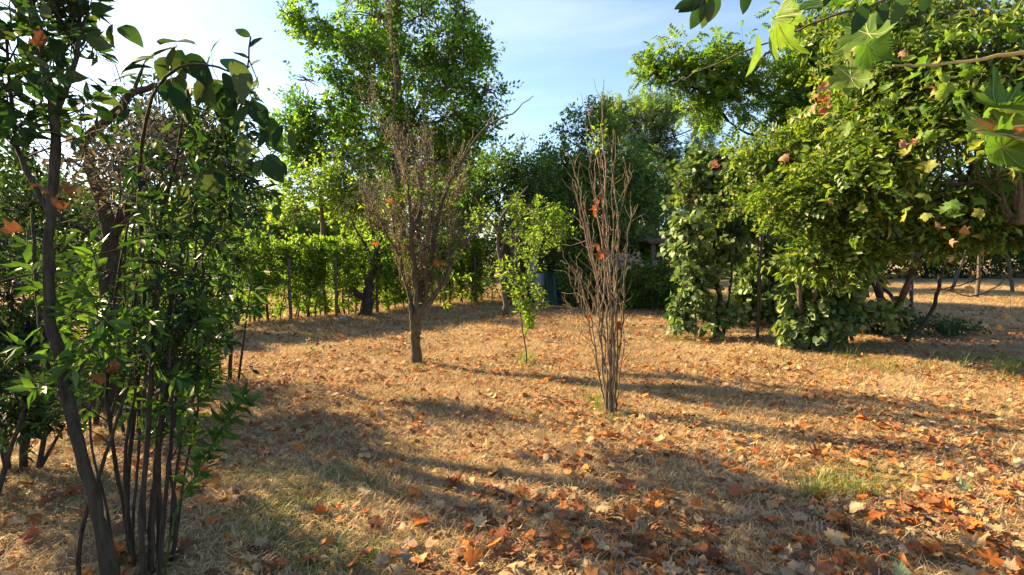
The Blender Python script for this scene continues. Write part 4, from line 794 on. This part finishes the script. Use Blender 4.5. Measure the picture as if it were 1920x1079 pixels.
#==FOREGROUND==
# ------------------------------------------------------------------ left foreground shrubs
def multi(name, lab, cat, base, stems, mt, tf=1.0):
    r_ = empty(name, base, lab, cat); out = []
    for (pl, r0, r1, m_) in stems:
        q = smooth_path(pix(pl), 6, r0*.12); b = MB(); b.tube(q, r0, r1, 9 if r0 > .02 else 7, .09); b.build('stem', M[m_], r_, smooth=True); out.append(q)
    return r_, out
def leafy(root, TA, TBn, T, Tn, mat, smat, size, K, lim, minpx, **kw):
    lp = spray(TA, TBn, K, size, **kw); used = singles(root, Tn, *lp, smat, lim, minpx) if lim else np.zeros(len(lp[0]), bool); k = ~used
    fb = MB(); fb.leaves(T, lp[0][k], lp[1][k], lp[2][k], lp[3][k]); fb.build('foliage', mat, root, stuff=True)
def side_twigs(root, qs, n_, lmin, lmax, r_=.004, upb=.35, kmin=.3, mt='barkd', filt=None):
    TA, TB_ = [], []; b = MB()
    while len(TA) < n_:
        q = qs[rng.integers(len(qs))]; k = int(len(q)*rng.uniform(kmin, 1)); k = min(k, len(q)-1); d_ = nrm(rand_unit(1)[0]+np.array([0, 0, upb])); e_ = q[k]+d_*rng.uniform(lmin, lmax)
        if filt is not None and not filt(e_): continue
        pth = path(q[k], e_, 4, .04); b.tube(pth, r_, r_*.35, 4); TA += [pth[1], pth[2]]; TB_ += [pth[2], pth[3]]
    b.build('twigs', M[mt], root, stuff=True); return np.array(TA), np.array(TB_)
g0 = onground(at(225, 1200, 2.1)[0], 2.1)
r1_, q1 = multi('tall_shrub', 'tall rough-barked stem curving up the left edge of the photo', 'shrub', g0,
    [([(235, 1230, 2.1), (205, 1050, 2.1), (165, 900, 2.1), (125, 740, 2.12), (92, 560, 2.15), (95, 400, 2.2), (102, 220, 2.25), (62, 40, 2.3), (45, -90, 2.4)], .026, .015, 'barkd'),
     ([(215, 1230, 2.3), (190, 1050, 2.3), (160, 850, 2.3), (95, 700, 2.35), (70, 560, 2.4), (60, 400, 2.5)], .014, .007, 'barkd'), ([(150, 1230, 2.2), (150, 1020, 2.3), (190, 880, 2.3), (250, 700, 2.4)], .012, .006, 'barkd'),
     ([(102, 220, 2.25), (140, 120, 2.3), (150, 30, 2.4), (165, -60, 2.5)], .013, .006, 'barkd'), ([(95, 400, 2.2), (40, 300, 2.2), (20, 180, 2.3), (10, 60, 2.3)], .012, .005, 'barkd'), ([(125, 740, 2.12), (180, 640, 2.2), (230, 560, 2.3)], .009, .004, 'barkd')], 'barkd')
up_f = lambda e: proj(e)[1][0] < 330
TA, TB_ = side_twigs(r1_, [q1[0], q1[3], q1[4]], 190, .10, .45, filt=lambda e: (proj(e)[1][0] < 260 and proj(e)[0][0] < 230))
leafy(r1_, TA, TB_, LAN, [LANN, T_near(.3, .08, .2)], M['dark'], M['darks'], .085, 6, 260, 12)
TA, TB_ = side_twigs(r1_, q1, 70, .1, .4, filt=lambda e: 380 < proj(e)[1][0] < 780 and proj(e)[0][0] < 260)
fb = MB(); fb.leaves(LAN, *spray(TA, TB_, 5, .09)); fb.build('foliage', M['mid'], r1_, stuff=True)
# rusty dead leaves hanging in it
P = np.array(pix([(70, 345), (112, 350), (95, 385), (40, 430), (90, 70), (185, 700), (205, 690)], 2.0))
dcl = singles(r1_, [T_maple(0.54, .08, 21), T_maple(-0.41, .08, 22)], P, nrm(rand_unit(len(P))+np.array([0, 0, -.8])), rand_unit(len(P)), rng.uniform(.05, .075, len(P)), cm['dark brown'], 30, 1, 'dead_leaf')

g0 = onground(at(300, 1150, 2.4)[0], 2.4)
r2_, q2 = multi('laurel_shrub', 'dark many-stemmed shrub with long narrow leaves in the left foreground', 'shrub', g0,
    [([(290, 1180, 2.4), (283, 1040, 2.4), (290, 900, 2.4), (305, 760, 2.42), (315, 620, 2.45), (335, 500, 2.5), (370, 380, 2.6), (400, 290, 2.6), (455, 190, 2.6), (470, 70, 2.6)], .018, .004, 'barkd'),
     ([(300, 1180, 2.45), (300, 1000, 2.45), (298, 840, 2.45), (320, 700, 2.45), (345, 560, 2.5), (400, 430, 2.6), (460, 350, 2.7), (520, 280, 2.8)], .017, .004, 'barkd'),
     ([(275, 1180, 2.35), (265, 1000, 2.35), (275, 850, 2.35), (283, 700, 2.4), (290, 560, 2.4), (300, 420, 2.45), (330, 300, 2.5), (350, 170, 2.5)], .016, .004, 'barkd'),
     ([(310, 1170, 2.5), (330, 980, 2.5), (318, 860, 2.5), (335, 720, 2.5), (360, 600, 2.5), (385, 520, 2.5)], .011, .004, 'barkd'), ([(262, 1180, 2.5), (240, 1000, 2.5), (215, 860, 2.5), (200, 720, 2.5), (215, 560, 2.6), (240, 420, 2.6)], .012, .005, 'barkd'),
     ([(288, 1180, 2.3), (300, 1060, 2.3), (310, 940, 2.3), (322, 800, 2.35), (318, 660, 2.4), (330, 560, 2.4)], .013, .005, 'barkd'), ([(270, 1180, 2.45), (245, 1010, 2.45), (235, 860, 2.45), (255, 720, 2.5), (250, 600, 2.5), (265, 450, 2.5)], .011, .004, 'barkd'),
     ([(255, 1180, 2.6), (250, 980, 2.6), (262, 800, 2.6), (240, 640, 2.65), (262, 480, 2.7), (255, 340, 2.7)], .009, .003, 'barkd'), ([(320, 1170, 2.7), (322, 960, 2.7), (340, 800, 2.7), (330, 640, 2.7), (352, 480, 2.7), (340, 330, 2.8)], .009, .003, 'barkd'),
     ([(230, 1180, 2.7), (205, 980, 2.7), (170, 820, 2.7), (178, 650, 2.75), (150, 500, 2.8)], .008, .003, 'barkd'), ([(280, 1180, 2.75), (272, 900, 2.75), (300, 700, 2.8), (282, 520, 2.8), (310, 380, 2.8)], .008, .003, 'barkd'), ([(312, 1170, 2.55), (345, 900, 2.55), (372, 760, 2.55), (365, 640, 2.6), (400, 540, 2.6)], .007, .003, 'barkd'),
     ([(295, 1160, 2.4), (330, 960, 2.35), (375, 880, 2.3), (410, 820, 2.3), (440, 770, 2.3), (458, 745, 2.3)], .005, .002, 'mid')], 'barkd')
TA, TB_ = side_twigs(r2_, q2[:3], 330, .12, .5, upb=.3, kmin=.42, filt=lambda e: 150 < proj(e)[1][0] < 720 and 230 < proj(e)[0][0] < 530)
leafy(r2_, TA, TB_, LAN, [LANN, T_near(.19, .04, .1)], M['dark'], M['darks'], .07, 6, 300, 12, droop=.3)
TA, TB_ = side_twigs(r2_, [q2[3], q2[5], q2[4], q2[8], q2[11]], 150, .06, .3, upb=.5, kmin=.3, filt=lambda e: 480 < proj(e)[1][0] < 830)
TA2 = q2[-1][8:-1]; TB2 = q2[-1][9:]; fb = MB(); fb.leaves(LANN, *spray(np.vstack([TA, TA2]), np.vstack([TB_, TB2]), 5, .095, up=.3)); fb.build('foliage', M['mid'], r2_, stuff=True)
# back forked tree on the left with silhouetted limb
g0 = ground(208, 760)
dk = g0[1]
plant('forked_tree', 'dark forked tree behind the left shrubs with one bare limb against the sky', 'tree', g0,
    [([g0-np.array([0, 0, .1])]+pix([(206, 620), (205, 500), (208, 440)], dk), .10, .075), (pix([(208, 445), (195, 390), (175, 330), (155, 270)], dk-.3), .07, .04), (pix([(150, 272), (200, 225), (250, 175), (300, 160), (340, 145)], dk-.6), .045, .016), (pix([(208, 445), (240, 390), (270, 330), (300, 260)], dk), .06, .025),
     (pix([(250, 175), (262, 140), (270, 120)], dk-.6), .018, .008), (pix([(222, 430), (290, 370), (340, 330)], dk), .035, .015)],
    [lobe(230, 290, dk+.3, 90, 45, 45), lobe(300, 230, dk, 70, 50, 36), lobe(370, 250, dk, 80, 60, 45), lobe(120, 300, dk, 80, 50, 40), lobe(60, 250, dk, 60, 60, 36), lobe(420, 330, dk+.3, 70, 50, 34), lobe(70, 380, dk+.5, 70, 60, 45)],
    OV, M['dark'], .08, K=13, twig=.45, bark='barkd', gap=-.25, nf=2.0, subn=9, twr=.005)
# dead brown twiggy mass
fb = MB(); nd = 1400; tw_r = empty('dead_bramble', at(260, 330, 4.3)*np.array([1, 1, 0]), 'grey brown tangle of dead twigs in front of the forked tree', 'bramble')
for _ in range(260):
    p_ = at(270+rng.normal()*75, 300+rng.normal()*50, 4.3+rng.normal()*.3); fb.tube(path(p_, p_+rand_unit(1)[0]*.5, 5, .08), .006, .002, 3)
for i in range(7): q = smooth_path([at(235+i*12, 470+1536/4.3, 4.3), at(225+i*16+rng.normal()*12, 500, 4.3), at(215+i*22, 300, 4.3)], 4, .02); b = MB(); b.tube(q, .014, .005, 5, .1); b.build('stem', M['barkd'], tw_r)
fb.build('twigs', M['bark'], tw_r, stuff=True); P = np.stack([at(270+rng.normal()*80, 305+rng.normal()*50, 4.3+rng.normal()*.3) for _ in range(nd)]); f2 = MB(); f2.leaves(T_far(.3, .15), P, rand_unit(nd), rand_unit(nd), rng.uniform(.03, .07, nd)); f2.build('dead_leaves', M['deadtuft'], tw_r, stuff=True)
# broad drooping leaves at the crown of the left shrub against the sky
bl, qb = multi('broad_leaf_branch', 'branch of big drooping oval leaves against the sky at upper left', 'branch', onground(-1.9, 2.5), [([(250, 1150, 2.6), (240, 900, 2.6), (270, 600, 2.65), (260, 350, 2.6), (280, 200, 2.45), (330, 130, 2.4), (400, 125, 2.4), (460, 150, 2.4)], .012, .004, 'barkd')], 'barkd')
BP = [(300, 85, 85, 10), (330, 90, 75, 200), (290, 110, 75, 190), (345, 105, 80, -40), (375, 110, 85, -80), (395, 105, 70, -100), (420, 110, 80, -35), (440, 115, 85, -60), (290, 130, 60, 170), (395, 100, 45, 50), (350, 130, 70, -110), (260, 140, 55, 190), (468, 190, 70, -50), (500, 220, 80, -70), (465, 200, 60, -120), (545, 240, 60, -80), (530, 235, 55, -110), (225, 50, 60, -30), (212, 45, 50, -100), (160, 50, 70, -120), (430, 175, 80, -95), (320, 160, 75, -60), (455, 250, 75, -80), (500, 290, 70, -60), (410, 300, 85, -100)]
for k in range(14): BP.append((int(rng.uniform(285, 470)), int(rng.uniform(80, 165)), int(rng.uniform(55, 85)), int(rng.uniform(-140, -10))))
for k in range(36): BP.append((int(rng.uniform(240, 520)), int(rng.uniform(170, 420)), int(rng.uniform(28, 50)), int(rng.uniform(-150, -20))))
P = np.array([at(a_[0], a_[1], 2.4+.004*(k % 7)*5) for k, a_ in enumerate(BP)]); D = np.array([[math.cos(R(a_[3])), -.3, math.sin(R(a_[3]))] for a_ in BP]); N_ = nrm(np.array([[0, -.5, 1.0]]*len(BP))+rand_unit(len(BP))*.6)
singles(bl, [T_fine(.34, .07, .25), T_fine(.3, .09, .4), T_fine(.22, .05, .15)], P, D, N_, np.array([a_[2]*.85/F*2.45 for a_ in BP]), M['darks'], 90, 1)
spg = q2[0][-14:]; fb = MB(); P = spg[::1]; k_ = len(P); Dd = np.where(np.arange(k_)[:, None] % 2 == 0, np.array([[.7, -.1, .55]]), np.array([[-.75, -.1, .4]])); singles(r2_, [T_fine(.26, .06, .15)], P, Dd, nrm(np.array([[0, -.8, .5]]*k_)+rand_unit(k_)*.5), np.full(k_, .085), M['darks'], 20, 1)
# understory at left
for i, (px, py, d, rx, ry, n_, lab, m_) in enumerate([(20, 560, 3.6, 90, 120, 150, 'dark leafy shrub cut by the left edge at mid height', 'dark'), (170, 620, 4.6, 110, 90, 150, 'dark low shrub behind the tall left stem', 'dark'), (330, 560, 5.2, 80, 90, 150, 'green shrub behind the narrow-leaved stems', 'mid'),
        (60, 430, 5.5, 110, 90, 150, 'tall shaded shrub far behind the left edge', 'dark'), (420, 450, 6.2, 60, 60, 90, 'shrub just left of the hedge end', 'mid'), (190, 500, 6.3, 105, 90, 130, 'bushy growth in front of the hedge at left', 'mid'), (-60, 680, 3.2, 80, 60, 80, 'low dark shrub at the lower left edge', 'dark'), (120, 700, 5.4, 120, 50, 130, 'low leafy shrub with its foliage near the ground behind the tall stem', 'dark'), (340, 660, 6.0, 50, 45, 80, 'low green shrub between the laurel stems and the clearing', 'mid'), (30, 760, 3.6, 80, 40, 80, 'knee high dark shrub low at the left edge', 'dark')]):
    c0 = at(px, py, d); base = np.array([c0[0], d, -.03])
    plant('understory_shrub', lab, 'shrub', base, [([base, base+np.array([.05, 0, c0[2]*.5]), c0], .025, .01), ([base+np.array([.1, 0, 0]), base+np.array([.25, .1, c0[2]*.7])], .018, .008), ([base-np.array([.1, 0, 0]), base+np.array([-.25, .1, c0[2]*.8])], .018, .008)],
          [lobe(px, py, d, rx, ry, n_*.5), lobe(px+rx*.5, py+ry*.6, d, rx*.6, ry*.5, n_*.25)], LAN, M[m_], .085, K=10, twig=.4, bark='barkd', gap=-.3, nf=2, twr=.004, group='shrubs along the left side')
# shade trees standing outside the frame to the left
def shade_tree(x, y, z, r, n_, lab, sz=.14):
    b0 = np.array([x, y, 0.]); lb = [(np.array([x, y, z]), (r, r, r*.8), n_)]
    for _ in range(4): u = rand_unit(1)[0]; lb.append((np.array([x, y, z])+u*r*.6, (r*.5, r*.5, r*.45), n_*.3))
    plant('shade_tree', lab, 'tree', b0, [([b0, b0+np.array([.1, 0, z*.6]), np.array([x, y, z])], .14, .06)], lb, OV, M['oak'], sz, K=12, twig=.6, gap=-.12, nf=1.9, group='trees shading the foreground from the left')
shade_tree(-9.0, 5.0, 3.6, 2.0, 190, 'leafy tree just outside the left edge, nearest the hedge')
shade_tree(-6.5, 1.2, 3.0, 1.3, 90, 'smaller leafy tree just outside the left edge, closest to the camera')
shade_tree(-8.0, 2.6, 3.4, 1.9, 160, 'leafy tree beyond the left edge beside the camera')
shade_tree(-8.5, 0.2, 3.6, 1.9, 150, 'leafy tree outside the left edge behind the camera')
# ------------------------------------------------------------------ overhanging branches at the top right, close to the lens
ob = empty('overhanging_branch', (2.6, 1.2, 0), 'near branch with large lobed leaves and dark oval leaves hanging in at top right', 'branch')
def tb_(pl, r0, r1, m_): b = MB(); q = smooth_path(pix(pl), 5, .002); b.tube(q, r0, r1, 6, .06); b.build('branch', M[m_], ob, smooth=True); return q
tb_([(1960, 95, 1.5), (1850, 110, 1.5), (1750, 122, 1.5), (1675, 123, 1.55)], .006, .003, 'ytwig')
tb_([(1760, -40, 1.6), (1650, 5, 1.6), (1560, 30, 1.65), (1500, 55, 1.7), (1400, 95, 1.8), (1300, 140, 1.9), (1265, 155, 1.95)], .005, .0015, 'bark')
tb_([(1960, 235, 1.3), (1900, 240, 1.3), (1840, 250, 1.3)], .004, .002, 'ytwig')
tb_([(1480, 0, 1.6), (1490, 30, 1.6), (1480, 45, 1.6)], .002, .001, 'bark')
gl = leaf_mat('near_plane_leaf', [(.07, .14, .025), (.11, .19, .035), (.15, .21, .04)], .5, .5, 'object', spec=.2)
gb_ = leaf_mat('near_plane_leaf_blotched', [(.10, .17, .03), (.14, .21, .04)], .45, .5, 'object', spec=.2)
nt_ = gb_.node_tree; 
tcn = nt_.nodes.new('ShaderNodeTexCoord'); d1 = nt_.nodes.new('ShaderNodeVectorMath'); d1.operation = 'DISTANCE'; d1.inputs[1].default_value = (.02, .42, 0); nt_.links.new(tcn.outputs['Object'], d1.inputs[0])
nzz = nt_.nodes.new('ShaderNodeTexNoise'); nzz.inputs['Scale'].default_value = 6; nt_.links.new(tcn.outputs['Object'], nzz.inputs['Vector']); sb = nt_.nodes.new('ShaderNodeMath'); sb.operation = 'SUBTRACT'; nt_.links.new(d1.outputs['Value'], sb.inputs[0]); nt_.links.new(nzz.outputs[0], sb.inputs[1])
rr = ramp(nt_, [(0.0, (1, 1, 1)), (.04, (0, 0, 0))]); ad = nt_.nodes.new('ShaderNodeMath'); ad.operation = 'ADD'; ad.inputs[1].default_value = .22; nt_.links.new(sb.outputs[0], ad.inputs[0]); nt_.links.new(ad.outputs[0], rr.inputs[0])
for nd_ in list(nt_.nodes):
    if nd_.type == 'BSDF_PRINCIPLED': tgt = nd_.inputs['Base Color']
    if nd_.type == 'VECT_MATH' and nd_.operation == 'MULTIPLY': tg2 = nd_.inputs[0]
srcc = tgt.links[0].from_socket; mm = nt_.nodes.new('ShaderNodeMix'); mm.data_type = 'RGBA'; nt_.links.new(rr.outputs[0], mm.inputs[0]); nt_.links.new(srcc, mm.inputs[6]); mm.inputs[7].default_value = (.30, .10, .03, 1); nt_.links.new(mm.outputs[2], tgt); nt_.links.new(mm.outputs[2], tg2)
veinm = plain_mat('leaf_vein', (.34, .38, .14), .6, (.30, .33, .10))
def veins(T, leaf_obj):
    tv = T[0]; n_o = (len(tv)-1)//4; b = MB(); st = tv[0]
    for k in range(0, n_o, 4):
        q = np.array([st]+[tv[1+r_*n_o+k] for r_ in range(4)]); big_ = k//4 in (4, 7, 13, 19, 22)
        if k == 0: q = q[::-1]
        if big_ or k == 0 or (k//4) % 2: b.tube(q, .007 if (big_ or k == 0) else .003, .0015, 4)
    v = b.build('vein', veinm); v.parent = leaf_obj
def oleaf(T, px, py, d, size, ang, depth, nvec, mat, lab=None):
    P = at(px, py, d); X, Y, Z = frames(np.array([[math.cos(R(ang)), depth, math.sin(R(ang))]]), nrm(np.array([nvec], float)))
    b = MB(); b.add(*T); o = b.build('leaf', mat, None, smooth=True); o.parent = ob; big = len(T[0]) > 40
    o.matrix_local = ob.matrix_world.inverted() @ Matrix([[X[0][i]*size, Y[0][i]*size, Z[0][i]*size, P[i]] for i in range(3)]+[[0, 0, 0, 1]])
    if big: veins(T, o)
TM = T_plane(.25, 31); TM2 = T_plane(.6, 32)
oleaf(TM, 1935, 245, 1.3, .20, 187, -.15, (.1, -.6, .9), gb_); oleaf(TM2, 1925, 215, 1.35, .16, 165, .2, (.2, -.5, .8), gl); oleaf(TM2, 1900, 260, 1.3, .12, 215, -.1, (.3, -.9, .3), gl)
oleaf(TM2, 1470, -5, 1.6, .20, 252, .1, (.9, -.6, .1), gl); oleaf(T_fine(.3, .12, .1), 1420, 60, 1.6, .13, 265, .1, (.9, -.6, .1), gl)
oleaf(TM, 1660, 40, 1.7, .16, 215, .3, (.1, -.6, .8), gl); oleaf(TM2, 1640, 60, 1.8, .14, 250, .2, (.3, -.7, .5), gl); oleaf(TM, 1590, -10, 1.6, .15, 200, .2, (.1, -.5, .8), gl); oleaf(TM2, 1900, 175, 1.6, .15, 240, .3, (.4, -.7, .5), gl); oleaf(TM, 1620, 130, 2, .14, 210, .3, (.1, -.8, .6), gl)
for (px, py, L_, an) in [(1325, -5, 55, 205), (1322, 0, 55, 245), (1330, -12, 60, 262), (1345, -15, 55, 255), (1400, -28, 50, 268), (1625, 5, 58, 250), (1660, 2, 50, 262), (1700, -15, 60, 250), (1300, 2, 36, 200), (1740, -25, 50, 262), (1560, -30, 40, 255)]:
    oleaf(T_fine(.25, .04, .08), px, py, 1.5, L_/F*1.5, an, .05, (.2, -.9, .3), M['darks'])
tb_([(1430, -60, 1.5), (1370, -28, 1.5), (1330, -8, 1.5), (1315, 2, 1.5)], .002, .001, 'barkd')
tb_([(1760, -60, 1.5), (1700, -20, 1.5), (1640, 0, 1.5)], .002, .001, 'barkd')
# dry leaves caught in the right tree
dc = empty('dry_leaf_cluster', at(1545, 190, 5.5), 'clump of curled pinkish brown dead leaves caught in the right tree', 'leaf')
P = np.array([at(1540+rng.normal()*13, 192+rng.normal()*16, 5.6) for _ in range(9)]+[at(px, py, 5.6) for px, py in ((1605, 190), (1752, 165), (1700, 265), (1722, 262), (1690, 270), (1335, 305), (1345, 312), (1478, 290), (1560, 150), (1690, 95), (1560, 375), (1765, 425), (1800, 430), (1780, 450))])
singles(dc, [T_maple(0.63, .08, 51), T_maple(0.45, .08, 52)], P, nrm(rand_unit(len(P))+np.array([0, 0, -1])), rand_unit(len(P)), rng.uniform(.07, .12, len(P)), leaf_mat('dead_leaf_pinkish', [(.28, .14, .08), (.36, .19, .11), (.36, .17, .05)], .25, .7, 'object', tcol=(1.2, .9, .7)), 30, 0)
# ------------------------------------------------------------------ small ground things
def gitem(name, lab, cat, mb_, mat): tag(mb_.build(name, mat, smooth=True), label=lab, cat=cat)
b = MB(); q = [ground(1722, 960), ground(1745, 1010), ground(1790, 1060), ground(1830, 1110)]; [p.__setitem__(2, gz(p[0], p[1])+.02) for p in q]; b.tube(smooth_path(q, 5, .003), .006, .004, 6, .15); gitem('fallen_twig', 'long pale fallen twig on the leaves at lower right', 'twig', b, M['twig'])
b = MB(); q = [ground(1690, 1025), ground(1640, 1040), ground(1560, 1055)]; [p.__setitem__(2, gz(p[0], p[1])+.02) for p in q]; b.tube(smooth_path(q, 5, .004), .004, .002, 6, .15); gitem('fallen_twig', 'short brown fallen twig left of the long pale twig', 'twig', b, M['bark'])
for (px, py, lab) in [(585, 672, 'tiny green weed with broad leaves in the sunlit straw left of the dead shrub'), (1455, 655, 'small green weed at the left foot of the trailing vine')]:
    g_ = ground(px, py); b = MB(); n_ = 16; P = np.repeat([g_+np.array([0, 0, .05])], n_, 0)+rng.normal(size=(n_, 3))*np.array([.06, .06, .03]); b.leaves(OVN, P, nrm(rand_unit(n_)+np.array([0, 0, .3])), nrm(rand_unit(n_)*.4+np.array([0, 0, 1])), .09 if px < 700 else .12)
    for k in range(4): b.tube(path(g_, P[k], 3, .05), .004, .002, 4)
    tag(b.build('weed', M['mid']), label=lab, cat='weed')
for (px, py, s_, lab) in [(1175, 812, .05, 'small pale stone right of the bare sapling base'), (1093, 772, .022, 'tiny white pebble left of the bare sapling base'), (645, 600, .09, 'flat pale stone on the shaded ground by the hedge'), (1190, 1062, .05, 'pale stone among the leaves at the bottom of the photo'), (1352, 634, .09, 'grey stone at the foot of the vine trunk')]:
    g_ = onground(*ground(px, py)[:2]); b = MB(); th = np.linspace(0, math.pi, 6); ph = np.arange(8)*math.pi/4; V = np.array([[math.sin(t)*math.cos(f), math.sin(t)*math.sin(f), math.cos(t)*.5] for t in th for f in ph])*s_*(1+.15*rng.uniform(-1, 1, (48, 1)))+g_+np.array([0, 0, s_*.3])
    i_ = np.arange(5)[:, None]*8; j_ = np.arange(8)[None]; b.add(V, None, np.stack([i_+j_, i_+8+j_, i_+8+(j_+1) % 8, i_+(j_+1) % 8], -1).reshape(-1, 4)); tag(b.build('stone', plain_mat('stone', (.42, .40, .38), .85)), label=lab, cat='stone')
